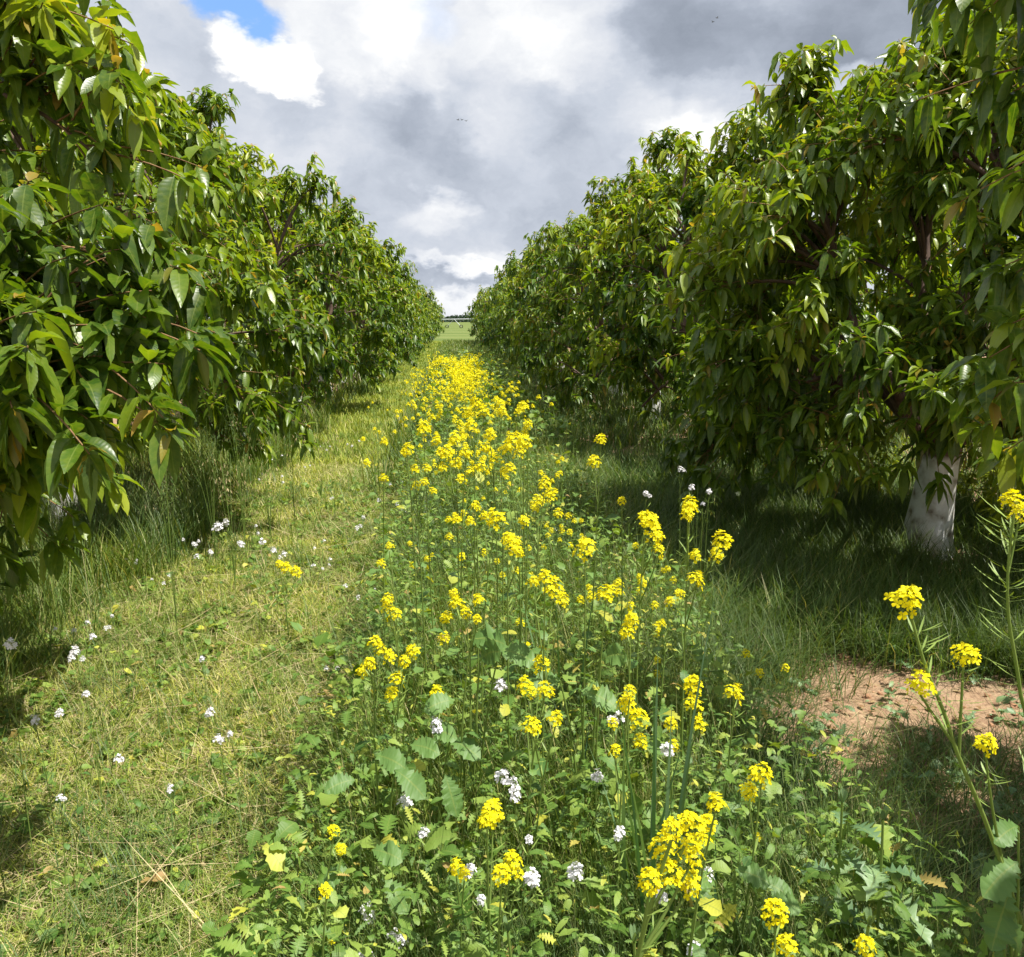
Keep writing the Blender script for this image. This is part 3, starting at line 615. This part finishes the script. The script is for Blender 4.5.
mustard(1.25,[(1012,497,24),(1020,510,20)],'tall mustard stem with long rows of seed pods at the right frame edge',
  mainpx=smooth([(1035,1400,1.3),(1030,800,1.27),(1020,690,1.25),(1009,620,1.25),(1008,570,1.25),(1014,515,1.25)]),nleaf=0,podn=80,podlen=.058,thick=.004,dj=.005)
mustard(1.9,[(735,690,22)],'small mustard plant with one round head left of the bare soil',nleaf=4)
mustard(1.8,[(693,683,24),(694,702,22),(698,722,18)],'mustard plant with one long upright yellow head left of the soil patch')
mustard(1.95,[(690,503,20),(721,538,24),(717,553,17),(695,554,15),(697,577,20),(680,593,12),(688,513,16)],'tallest branched mustard plant standing before the dark right grass, six yellow heads',nleaf=6,podn=26)
mustard(1.95,[(652,522,22),(646,516,18),(657,534,20),(659,547,13)],'mustard plant with a slanting oval yellow head left of the tallest branched plant')
mustard(3.0,[(601,438,13),(594,460,15)],'tall slim mustard stem with pods and two small heads, outlined against the dark right trees',podn=26)
mustard(2.7,[(622,500,10),(636,545,8)],'thin mustard plant with tiny heads behind the slanting oval head',nleaf=3)
mustard(1.95,[(585,545,24)],'mustard plant with a single large round head in mid strip')
mustard(1.9,[(606,592,22)],'mustard plant with one round head just below the large round head')
mustard(1.75,[(631,618,18),(626,630,18)],'mustard plant with a double head left of the blue green cereal leaves')
mustard(1.9,[(553,585,26),(545,575,18),(562,598,18),(534,580,14)],'bushy mustard plant with spread heads in the middle of the strip')
mustard(2.1,[(514,543,20),(508,536,14),(519,551,14)],'mustard plant with drooping head left of mid strip')
mustard(2.2,[(495,517,24),(484,515,12)],'mustard plant with flat topped head above the drooping one')
mustard(2.6,[(545,481,15),(549,493,15),(539,499,14),(536,507,10),(558,512,12)],'mustard plant with several small heads on the right side of the strip')
mustard(2.5,[(524,520,13)],'small mustard plant with one head between two larger plants')
import itertools
CL=[(3.0,[(475,402,15),(466,412,14),(484,410,14),(470,424,14)],'top plant of the big yellow clump in the middle of the strip'),
(2.8,[(424,427,17),(436,440,12),(441,452,12)],'left plant of the big yellow clump with an isolated head'),
(2.7,[(455,437,16),(448,450,16),(457,462,14),(442,466,12)],'left middle plant of the big yellow clump'),
(2.7,[(490,433,15),(486,447,15),(494,457,14),(481,465,14)],'right middle plant of the big yellow clump'),
(2.6,[(515,438,20),(524,440,18),(507,446,16),(519,450,14)],'right plant of the big yellow clump with the widest head'),
(2.9,[(500,403,12),(502,411,11)],'small headed plant at the top right of the big yellow clump'),
(3.1,[(523,405,12),(519,410,9)],'single headed plant right of the big yellow clump'),
(2.9,[(528,423,11),(525,430,9)],'small mustard plant on the right rim of the big yellow clump'),
(2.6,[(466,452,14),(470,470,12),(462,478,12)],'central lower plant of the big yellow clump'),
(2.5,[(407,447,13),(405,451,10)],'small mustard plant left below the big yellow clump'),
(2.5,[(415,468,11),(427,467,10),(416,484,10),(425,481,10),(433,490,9)],'loose plant with five little heads below the big yellow clump'),
(2.5,[(510,467,13),(503,470,9)],'mustard plant right below the big yellow clump'),
(2.9,[(384,440,9),(367,462,9),(383,477,10)],'thin mustard plant standing out on the left edge of the strip'),
(2.2,[(476,505,13),(470,520,11),(456,518,11)],'mustard plant with small heads left of the flat topped head'),
(2.3,[(381,562,10),(389,545,8)],'slim mustard plant with tiny heads on the left edge'),
(2.2,[(388,598,14),(394,612,16),(386,606,12)],'mustard plant with a stacked head on the left edge of the strip'),
(2.1,[(380,648,16),(370,662,16),(390,655,16),(362,670,14),(376,640,14)],'bushy mustard plant with many heads on the left edge, left part of its clump'),
(2.05,[(412,650,18),(398,677,18),(392,692,16),(404,660,15)],'bushy mustard plant right part of the left edge clump'),
(2.0,[(437,690,16)],'small mustard plant right of the left edge clump'),
(1.9,[(456,601,18),(466,612,14),(478,598,14),(477,618,10)],'mustard plant with heads on a bright green stem left of mid strip'),
(1.75,[(540,661,19),(525,683,20),(545,688,22),(531,690,14)],'mustard plant with three wide heads in the lower middle of the strip'),
(1.65,[(533,724,22),(556,716,18)],'mustard plant with two flat heads below the three wide heads'),
(1.6,[(626,702,22),(638,715,22),(613,722,14),(640,740,20),(615,748,14),(630,690,16)],'bushy mustard plant with a loose pyramid of heads left of the cereal leaves'),
(1.6,[(671,722,16),(673,744,16)],'mustard plant squeezed between the cereal leaves and the long upright head'),
(1.4,[(493,810,30),(487,818,20)],'mustard plant with one big head among white flowers, lower centre'),
(1.3,[(512,858,24),(502,872,24),(518,872,16)],'mustard plant with a ragged head below the big lower centre head'),
(1.35,[(456,866,22),(464,872,16)],'small mustard plant mixed with white flowers at lower left centre'),
(1.45,[(333,829,12),(341,848,12)],'tiny mustard plant on the lower left edge of the strip'),
(1.3,[(326,889,12),(331,937,14)],'low yellow flowered plant at the bottom left edge of the strip'),
(1.75,[(755,852,14),(757,836,10)],'small shaded mustard plant right of the stacked heads'),
(2.2,[(670,600,12),(662,622,10)],'little mustard plant behind the cereal leaves')]
for d,h,l in CL: mustard(d,h,l,nleaf=int(rng.integers(4,8)))
# low yellow flowers in the mown grass
mustard(3.9,[(286,566,12),(296,570,13),(279,563,9)],'low yellow flowers alone in the mown grass on the left',nleaf=5,podn=0)
# generic plants: variants, copied with their children
def variant(seed,hts,hm,name='mustard_plant',cat='wildflower',group=MG,hs=1.0,**kw):
    r=np.random.default_rng(seed); root=thing(name,'',cat,(0,0,0),group)
    heads=[(np.array([r.normal(0,.09),r.normal(0,.09),h]),hs*r.uniform(.7,1.1)) for h in hts]
    build_plant(root,heads,np.zeros(3),r,hm,**kw); return root
def copy_thing(src,loc,rotz,sc,label):
    c=src.copy(); COL.objects.link(c); c.location=loc; c.rotation_euler[2]=rotz; c.scale=(sc,)*3; c['label']=label
    for ch in src.children:
        k=ch.copy(); COL.objects.link(k); k.parent=c
    return c
VARS=[variant(101,[1.0,.93,.86,.9],HY,podn=14),variant(102,[.95,.85,.8],HY,podn=10),variant(103,[1.05,.98,.9,.82,.85],HY,podn=16),variant(104,[.8,.72],HY,podn=8)]
VARF=[variant(105,[1.0,.95,.88,.92,.84,.78],HYl,podn=6,hs=.82),variant(106,[.98,.9,.86,.93,.8],HYl,podn=6,hs=.82),variant(107,[1.02,.95,.9],HYl,podn=6,hs=.82)]
def place_all(vars_,N,d0,d1,xf,label,sc=(.75,1.1),seed=3):
    r=np.random.default_rng(seed); used=set()
    for i in range(N):
        d=math.exp(r.uniform(math.log(d0),math.log(d1))); x=xf(d,r); v=vars_[i%len(vars_)]; s=r.uniform(*sc)
        lab=label(i,x,d,s) if callable(label) else label
        if v.name not in used:
            used.add(v.name); v.location=(x,d,gz(x,d)); v.rotation_euler[2]=r.uniform(0,6.28); v.scale=(s,)*3; v['label']=lab
        else: copy_thing(v,(x,d,gz(x,d)),r.uniform(0,6.28),s,lab)
# short plants lower in the strip (2..5 m)
cnt={}
def nearlab(i,x,d,s):
    side='left' if x<.15 else ('right' if x>.75 else 'middle')
    k=('front' if d<3.6 else 'back',side); cnt[k]=cnt.get(k,0)+1
    return f'low mustard plant in the {k[1]} of the strip, {"in front of" if k[0]=="front" else "just behind"} the big yellow clump'
place_all(VARS,18,2.6,4.4,lambda d,r:r.uniform(-.35,1.15),nearlab,(.4,.65),3)
place_all(VARF,72,4.6,12,lambda d,r:r.normal(.06,.32),'mustard plant in the dense far yellow band between the tree rows',(.6,.95),4)
# the far end of the band as one mass
def far_mustard():
    r=np.random.default_rng(9); n=100; d=np.exp(r.uniform(math.log(11.5),math.log(21),n)); x=r.normal(.05,.28,n); m=MB()
    for j in range(n):
        for q in range(5):
            P0=np.array([x[j]+r.normal(0,.12),d[j]+r.normal(0,.12),r.uniform(.4,.8)]); k=9
            u=nrm(r.normal(0,1,(k,3))); P=P0+u*.03
            V,Q,U,kk=leaves(P,u+np.array([0,0,.3]),r.normal(0,1,(k,3))+np.array([0,-.5,1]),.028,.028,0,droop=.2,fold=.2,prof=([0,.6,1],[.3,1,.6])); m.add(V,Q,U,rnd=np.repeat(r.random(k),kk),age=0)
    tag(link('far_mustard',m.mesh('far_mustard',M_yellow)),'yellow haze of mustard flowers at the far end of the strip','wildflowers',kind='stuff')
far_mustard()
# white rocket flowers
WG='white rocket plants in the grass'
WH=[(500,683,18,1.9,'white rocket flower beneath the three wide yellow heads'),(436,722,18,1.9,'white rocket flower on dark foliage left of mid strip'),(405,800,20,1.75,'white rocket flower below the dark leaves at lower left centre'),
(425,831,16,1.65,'small white rocket flower just right above the bottom left group'),(368,908,24,1.5,'white rocket flower on a broad leaf near the bottom'),(396,934,24,1.45,'white rocket flower close to the bottom edge, right of its neighbour'),
(366,953,24,1.42,'white rocket flower cut by the bottom edge'),(470,868,18,1.45,'white rocket flower touching the small lower left yellow head'),(482,898,14,1.4,'narrow white rocket flower under the ragged yellow head'),
(532,876,26,1.42,'pair shaped white rocket flower right of the ragged yellow head'),(576,868,24,1.45,'wide white rocket flower left of the largest yellow cluster'),(529,838,12,1.5,'little white rocket flower above the pair shaped one'),
(598,775,18,1.65,'white rocket flower on thin stem in the lower strip'),(618,717,18,1.75,'white rocket flower caught between pyramid shaped yellow heads'),(668,748,20,1.6,'white rocket flower beside the cereal leaves'),
(620,830,16,1.5,'white rocket flower left above the largest yellow cluster'),(503,775,22,1.7,'white rocket spray over the big lower centre head'),(515,790,18,1.65,'fainter white rocket spray right of the lower centre head'),
(708,872,20,1.4,'white rocket flower right of the largest yellow cluster'),(660,893,18,1.3,'white rocket flower beneath the largest yellow cluster'),(695,946,20,1.25,'white rocket flower on the bottom edge right of centre'),
(10,643,15,2.1,'white rocket flower at the left frame edge under the leaves'),(75,649,13,2.5,'white rocket flower in the shade below the left leaves'),(86,693,10,2.5,'tiny white rocket flower in the left mown grass'),
(35,718,12,2.3,'leftmost lower white rocket flower'),(60,711,10,2.3,'white rocket flower right of the leftmost lower one'),(118,758,12,2.2,'round white rocket flower in the left foreground grass'),
(210,711,12,2.5,'white rocket flower in the middle of the mown strip'),(218,738,12,2.3,'white rocket flower below the one mid mown strip'),(230,733,9,2.3,'small white rocket flower right of the lower mown strip one'),
(170,786,10,2.1,'small white rocket flower low in the mown grass'),(60,796,9,2.0,'faint white rocket flower in the lower left grass'),(202,658,8,2.9,'tiny pale rocket flower high on the mown strip'),
(218,525,12,4.4,'white rocket flower group left under the tall grass'),(226,521,9,4.5,'second white rocket bloom right of the tall grass group'),(262,541,9,4.2,'white rocket flower above the low yellow flowers'),
(273,549,9,4.1,'slanting white rocket flower above the low yellow flowers'),(284,553,8,4.0,'small white rocket flower touching the low yellow flowers'),(240,543,9,4.2,'pale rocket flower left of the low yellow flowers'),
(680,468,8,3.2,'white rocket bloom on a grey stem before the right trees'),(709,491,8,2.8,'white rocket bloom above the tallest mustard plant, right one'),(692,486,8,2.8,'white rocket bloom just above the tallest mustard head'),
(646,493,9,2.9,'white rocket bloom left of the tallest mustard plant'),(703,503,6,2.8,'tiny white bloom right of the tallest mustard head')]
for (x,y,w,d,l) in WH:
    r=np.random.default_rng(int(x*3+y)); p=at(x,y,d)
    if p[2]<.03: p=at_h(x,y,.10)
    b=np.array([p[0]+r.normal(0,.02),p[1]+.02,0]); b[2]=gz(b[0],b[1]); root=thing('white_rocket_plant',l,'wildflower',tuple(b),WG)
    s=max(.3,w*d/FPX/.048); hs=[(p-b,s*.8),(p-b+np.array([r.normal(0,.012),r.normal(0,.012),-.012])*s,s*.6)]
    build_plant(root,hs,np.zeros(3),r,HW,thick=.0016,nleaf=4,leafsize=(.03,.05),podn=3)
WV=[variant(121,[.42,.36],HW,'white_rocket_plant',group=WG,thick=.0016,nleaf=4,leafsize=(.03,.05),podn=3),variant(122,[.35,.38,.3],HW,'white_rocket_plant',group=WG,thick=.0016,nleaf=4,leafsize=(.03,.05),podn=3)]
def wl(i,x,d,s): return 'small white rocket flowers in the grass '+('left of the big yellow clump' if x<.0 else 'around the big yellow clump')+(' far back' if d>6 else '')
place_all(WV,55,3.0,10,lambda d,r:r.uniform(-.9,1.0) if r.random()<.7 else r.uniform(-2.0,-.9),wl,(.4,.7),5)
# ------------------------------------------------------------------ cereal blades, thistle, big leaves, tall grass stalks
def cereal(px,py0,dep,n,label,seed,hr=(.45,.8)):
    r=np.random.default_rng(seed); b=at(px,py0,dep); b[2]=0; root=thing('cereal_plant',label,'grass plant',tuple(b),'blue green cereal plants in the strip')
    for i in range(n):
        P=np.array([[r.normal(0,.02),r.normal(0,.02),0]]); V,Q,k=blades(P,np.array([r.uniform(0,6.28)]),np.array([r.uniform(*hr)]),np.array([r.uniform(.010,.017)]),np.array([r.uniform(0,.10)]),np.array([r.uniform(.05,.45)]),8)
        m=MB(); m.add(V,Q,rnd=r.random()); link('leaf',m.mesh('leaf',M_grass_blue),root)
cereal(662,900,1.5,9,'tall blue green cereal leaves standing right of the pyramid of yellow heads',1,(.7,1.02))
cereal(643,880,1.6,7,'blue green cereal leaves just left of the tallest cereal leaves',2,(.6,.92))
cereal(560,700,2.5,4,'slender cereal leaves in mid strip below the round head',3,(.7,.95))
cereal(590,800,1.9,4,'short cereal leaves in the lower strip',4,(.4,.6))
cereal(720,900,1.4,4,'cereal leaves by the stacked yellow heads',5,(.35,.55))
cereal(735,850,1.8,3,'dark cereal leaf beside the pair of heads near the soil',6,(.35,.5))
def thistle(px,py,dep,h,label,seed,n=9,ls=.13):
    r=np.random.default_rng(seed); p=at(px,py,dep); b=np.array([p[0],p[1],0]); root=thing('thistle_plant',label,'weed',tuple(b),'prickly thistle weeds')
    top=np.array([r.normal(0,.02),r.normal(0,.02),p[2]]); P=bez(np.zeros(3),top*.5+np.array([.02,0,0]),top,12); st=MB(); V,Q=tube(P,np.linspace(.0042,.0025,12),7); st.add(V,Q); link('stem',st.mesh('stem',M_stem),root)
    for i in range(n):
        t=.25+.72*i/n; B=P[int(t*11)]; az=i*2.4+r.uniform(-.3,.3); D=np.array([[math.cos(az),math.sin(az),.55]]); L_=ls*(1.25-t*.55)*r.uniform(.8,1.2)
        V,Q,U,k=leaves(B[None],D,np.array([[0,0,1.]]),L_,L_*.48,0,droop=.6,fold=.5,prof=JAG,wave=.25,r=r); m=MB(); m.add(V,Q,U,rnd=r.random()); link('leaf',m.mesh('leaf',M_thistle),root)
    m=MB(); nb=14; a=r.uniform(0,6.28,nb); V,Q,U,k=leaves(np.tile(top,(nb,1)),np.stack([np.cos(a)*.35,np.sin(a)*.35,np.ones(nb)],1),np.stack([np.cos(a),np.sin(a),np.zeros(nb)],1),.03,.008,3,droop=0,fold=.5); m.add(V,Q,U,rnd=.8); link('bud',m.mesh('bud',M_thistle),root)
thistle(884,825,1.35,.5,'upright grey green thistle with jagged leaves at the bottom right',1,15,.15)
thistle(838,800,1.45,.5,'smaller thistle with a closed spiky bud left of the upright one',2,12,.11)
thistle(830,905,1.15,.3,'low thistle spreading jagged leaves along the bottom edge',3,9,.15)
thistle(515,930,1.25,.2,'young thistle rosette under the ragged yellow head',4,8,.09)
thistle(640,930,1.15,.3,'broad thistle leaves beneath the largest yellow cluster',5,8,.12)
def leafy(px,py,dep,label,specs,seed,name='mustard_leaf_plant'):
    r=np.random.default_rng(seed); p=at(px,py,dep); b=np.array([p[0],p[1],0]); root=thing(name,label,'weed',tuple(b),'broad leaved young plants')
    st=MB()
    for (x,y,dd,L_,dx,dz) in specs:
        q=at(x,y,dd)-b; P=bez(np.array([0,0,0.]),np.array([q[0]*.3,q[1]*.3,q[2]*.7]),q,8); V,Q=tube(P,np.linspace(.004,.002,8),5); st.add(V,Q)
        V,Q,U,k=leaves(q[None],np.array([[dx,-.35,dz]]),np.array([[.1,-.6,.8]]),L_,L_*.72,0,droop=.35,fold=.15,prof=([0,.08,.14,.2,.26,.33,.38,.45,.51,.57,.63,.7,.75,.82,.87,.93,1],[.05,.15,.5,.34,.7,.5,.88,.7,1,.8,1,.78,.9,.66,.68,.4,.05]),wave=.22,r=r); m=MB(); m.add(V,Q,U,rnd=r.uniform(.4,.9),age=0); link('leaf',m.mesh('leaf',M_mleaf),root)
    link('stem',st.mesh('stem',M_stem),root)
leafy(1030,950,1.15,'big lobed pale leaves at the right edge below the leaning mustard plant',[(1018,862,1.14,.085,-.9,-.1),(1010,890,1.12,.08,-.5,-.7),(1018,826,1.15,.06,-.9,.1),(1000,905,1.12,.06,.3,-.6)],1)
leafy(470,720,2.0,'broad round leaves in the middle left of the strip',[(480,660,2.0,.12,.3,.5),(470,640,2.05,.12,.6,.3),(500,650,1.95,.10,.8,.1),(455,700,1.95,.09,-.8,.2)],2)
leafy(375,860,1.55,'broad leaf lit by sun at the left edge of the strip',[(372,850,1.55,.075,.8,.2),(350,870,1.5,.06,-.8,.1),(385,880,1.5,.07,.4,-.2)],3)
leafy(590,700,1.9,'broad leaves below the round yellow head',[(600,660,1.9,.10,.5,.5),(580,690,1.85,.10,.8,0),(560,680,1.9,.09,-.6,.3)],4)
leafy(740,900,1.4,'rounded leaves at the strip edge by the shaded grass',[(735,870,1.4,.07,.9,.1),(760,880,1.4,.07,.8,-.1),(715,880,1.4,.06,-.5,.4),(770,900,1.35,.06,.9,.2)],5)
leafy(380,790,1.8,'dark green leaves on the left border of the strip',[(375,755,1.8,.09,.7,.1),(395,770,1.75,.09,.5,-.1),(355,780,1.8,.08,-.7,.2),(410,745,1.8,.08,.9,.2)],6)
leafy(430,760,1.9,'dark green leaves right of the left border leaves',[(430,730,1.9,.08,.7,.2),(450,740,1.9,.09,.6,0),(445,775,1.8,.08,.2,-.4)],7)
# wild oat stalks
def stalk(px,py,dep,label,seed,n=5,sp=.06,mat=M_grass):
    r=np.random.default_rng(seed); p=at(px,py,dep); b=np.array([p[0],p[1],0]); root=thing('wild_oat_plant',label,'grass plant',tuple(b),'seeding wild oat stalks')
    st=MB(); sd_=MB()
    for i in range(n):
        top=np.array([r.normal(0,sp),r.normal(0,sp),p[2]*r.uniform(.8,1.0)]); P=bez(np.zeros(3),np.array([0,0,top[2]*.7]),top,14); V,Q=tube(P,np.linspace(.0016,.0007,14),4); st.add(V,Q)
        k=16; t=r.uniform(.68,1,k)*13; ii=np.minimum(t.astype(int),12); B=P[ii]; a=r.uniform(0,6.28,k)
        Of=np.stack([np.cos(a)*.03,np.sin(a)*.03,r.uniform(-.02,.01,k)],1)
        V,Q,U,kk=leaves(B+Of,np.stack([np.cos(a)*.5,np.sin(a)*.5,-np.ones(k)],1),r.normal(0,1,(k,3)),.02,.005,3,droop=.1,fold=.5); sd_.add(V,Q,U,rnd=np.repeat(r.random(k),kk))
        V,Q,U,kk=leaves(B,Of,r.normal(0,1,(k,3)),np.linalg.norm(Of,axis=1),.001,3,droop=-.1,fold=.2); st.add(V,Q,U)
    link('stalks',st.mesh('stalks',M_stem),root); link('seeds',sd_.mesh('seeds',mat),root)
stalk(235,395,5.2,'wild oat stalks seeding against the dark gap between the left trees',1,7,.12)
stalk(205,410,5.0,'wild oat stalks left of the gap between the left trees',2,5,.10)
stalk(290,430,6.2,'wild oat stalks under the second left tree',3,5,.12)
stalk(160,430,3.8,'wild oat stalks rising beside the low hanging left branch',4,4,.08)
stalk(700,470,4.2,'wild oat stalks before the dark right trees',5,5,.15)
stalk(640,470,4.8,'wild oat stalks on the right border of the strip',6,5,.15)
stalk(262,400,5.8,'pale wild oat stalks in the middle of the gap between the left trees',8,8,.16,M_straw)
stalk(225,440,4.6,'pale wild oat stalks in the tall grass in front of the left gap',9,8,.16,M_straw)
stalk(318,425,7.0,'wild oat stalks farther along the left row',10,7,.16,M_straw)
stalk(905,790,1.5,'wild oat stalk beside the upright thistle',7,2,.05)
# bright shrub-like suckers right of the white trunk
def sucker(px,py,dep,label,seed):
    r=np.random.default_rng(seed); b=at(px,py,dep); b[2]=0; root=thing('cherry_sucker',label,'shoot',tuple(b),'leafy suckers by the white trunk')
    st=MB(); fo=MB()
    for i in range(9):
        top=np.array([r.normal(0,.16),r.normal(0,.16),r.uniform(.5,1.05)]); P=bez(np.zeros(3),np.array([top[0]*.4,top[1]*.4,top[2]*.7]),top,12); V,Q=tube(P,np.linspace(.005,.002,12),4); st.add(V,Q)
        k=26; t=r.uniform(.2,1,k)*11; B=P[np.minimum(t.astype(int),11)]; a=r.uniform(0,6.28,k)
        V,Q,U,kk=leaves(B,np.stack([np.cos(a),np.sin(a),r.uniform(-.6,.5,k)],1),np.tile([0,0,1.],(k,1))+r.normal(0,.3,(k,3)),r.uniform(.06,.10,k),.03,4,droop=.4); fo.add(V,Q,U,rnd=np.repeat(r.uniform(.6,1,k),kk),age=0)
    link('stem',st.mesh('stem',M_stem),root); link('foliage',fo.mesh('foliage',M_cherry),root)
sucker(985,545,5.6,'bright leafy suckers just right of the white painted trunk',1)
sucker(958,520,6.3,'leafy sucker half hidden directly behind the white trunk',3)
sucker(1000,500,5.0,'tall leafy sucker in front of the right edge beside the trunk',4)
sucker(875,505,6.6,'leafy sucker left behind the white trunk',5)
sucker(1020,540,5.9,'leafy suckers at the right frame edge behind the podded stem',2)
# ------------------------------------------------------------------ far background
def treeline():
    r=np.random.default_rng(5); m=MB(); n=14000
    x=np.where(r.random(n)<.5,r.uniform(-900,900,n),r.uniform(-110,140,n)); y=r.normal(1150,22,n); hgt=5.5+2.2*np.sin(x/37)+1.4*np.sin(x/11.3+1); z=r.uniform(0,1,n)*hgt+.5
    P=np.stack([x,y,z],1); D=nrm(r.normal(0,1,(n,3))); V,Q,U,k=leaves(P,D,r.normal(0,1,(n,3)),r.uniform(2,4.5,n),r.uniform(2,4,n),2,droop=0,fold=.2); m.add(V,Q,U,rnd=np.repeat(r.uniform(0,.5,n),k))
    tag(link('far_wood',m.mesh('far_wood',foliage_mat('far_wood',[(0,(.035,.06,.04)),(1,(.07,.10,.06))],rough=.9,trans=.1,spec=.1))),'dark line of woodland along the horizon','woodland',kind='stuff')
treeline()
def pivot():
    met=flat_mat('galvanised_steel',(.62,.64,.66),.4,.6); rub=flat_mat('tyre_rubber',(.03,.03,.03),.8)
    Y=185.; x0=at(454,320,Y)[0]; zt=at(454,319.2,Y)[2]
    root=thing('irrigation_pivot','long grey irrigation boom on an A frame tower standing in the far field','irrigation machine',(x0,Y,0))
    V,Q=tube(np.array([[x,0,zt+.06*math.sin(x*.25)] for x in np.linspace(-26,26,40)]),.085,8); m=MB(); m.add(V,Q); link('pipe',m.mesh('pipe',met),root)
    for s in (-1,1):
        m=MB(); V,Q=tube(np.array([[0,0,zt],[s*1.6,-.5*s,.35]]),.06,6); m.add(V,Q); link('leg',m.mesh('leg',met),root)
        m=MB(); a=np.linspace(0,2*PI,17); V,Q=tube(np.stack([s*1.6+np.cos(a)*.33,np.full(17,-.5*s),.38+np.sin(a)*.33],1),.10,6); m.add(V,Q); link('wheel',m.mesh('wheel',rub),root)
    m=MB()
    for x in np.linspace(-24,24,17):
        V,Q=tube(np.array([[x,0,zt],[x+1.5,0,zt-.45],[x+3,0,zt]]),.02,4); m.add(V,Q)
    link('truss',m.mesh('truss',met),root)
pivot()
def birds():
    bm=flat_mat('bird_plumage',(.07,.07,.08),.8)
    for (px,py,l) in ((458,120,'left one of three tiny birds high above the lane'),(462,120,'middle one of three tiny birds high above the lane'),(466,121,'right one of three tiny birds high above the lane'),(713,22,'lower of two tiny birds against the dark cloud'),(717,18,'upper of two tiny birds against the dark cloud')):
        r=np.random.default_rng(px); p=at(px,py,90.); root=thing('bird',l,'bird',tuple(p),'distant flying birds',r.uniform(0,6))
        V,Q=tube(np.array([[-.16,0,0],[-.12,0,.01],[-.03,0,.015],[.06,0,.01],[.12,0,.02],[.15,0,.02],[.18,0,.015]]),np.array([.005,.02,.04,.04,.022,.022,.004]),8); m=MB(); m.add(V,Q)
        a=np.array([[0,0,.02]]*2)*1.0; V,Q,U,k=leaves(a,np.array([[.05,1,.5],[.05,-1,.5]]),np.array([[0,0,1.],[0,0,1.]]),.28,.10,4,droop=.25,fold=.1); m.add(V,Q,U)
        V,Q,U,k=leaves(np.array([[-.12,0,0.]]),np.array([[-1.,0,0]]),np.array([[0,0,1.]]),.1,.06,3,droop=0,fold=.1); m.add(V,Q,U)
        link('body',m.mesh('body',bm),root)
birds()
tot=sum(len(o.data.polygons) for o in bpy.data.objects if o.type=='MESH'); print('polys',tot,'objects',len(bpy.data.objects))
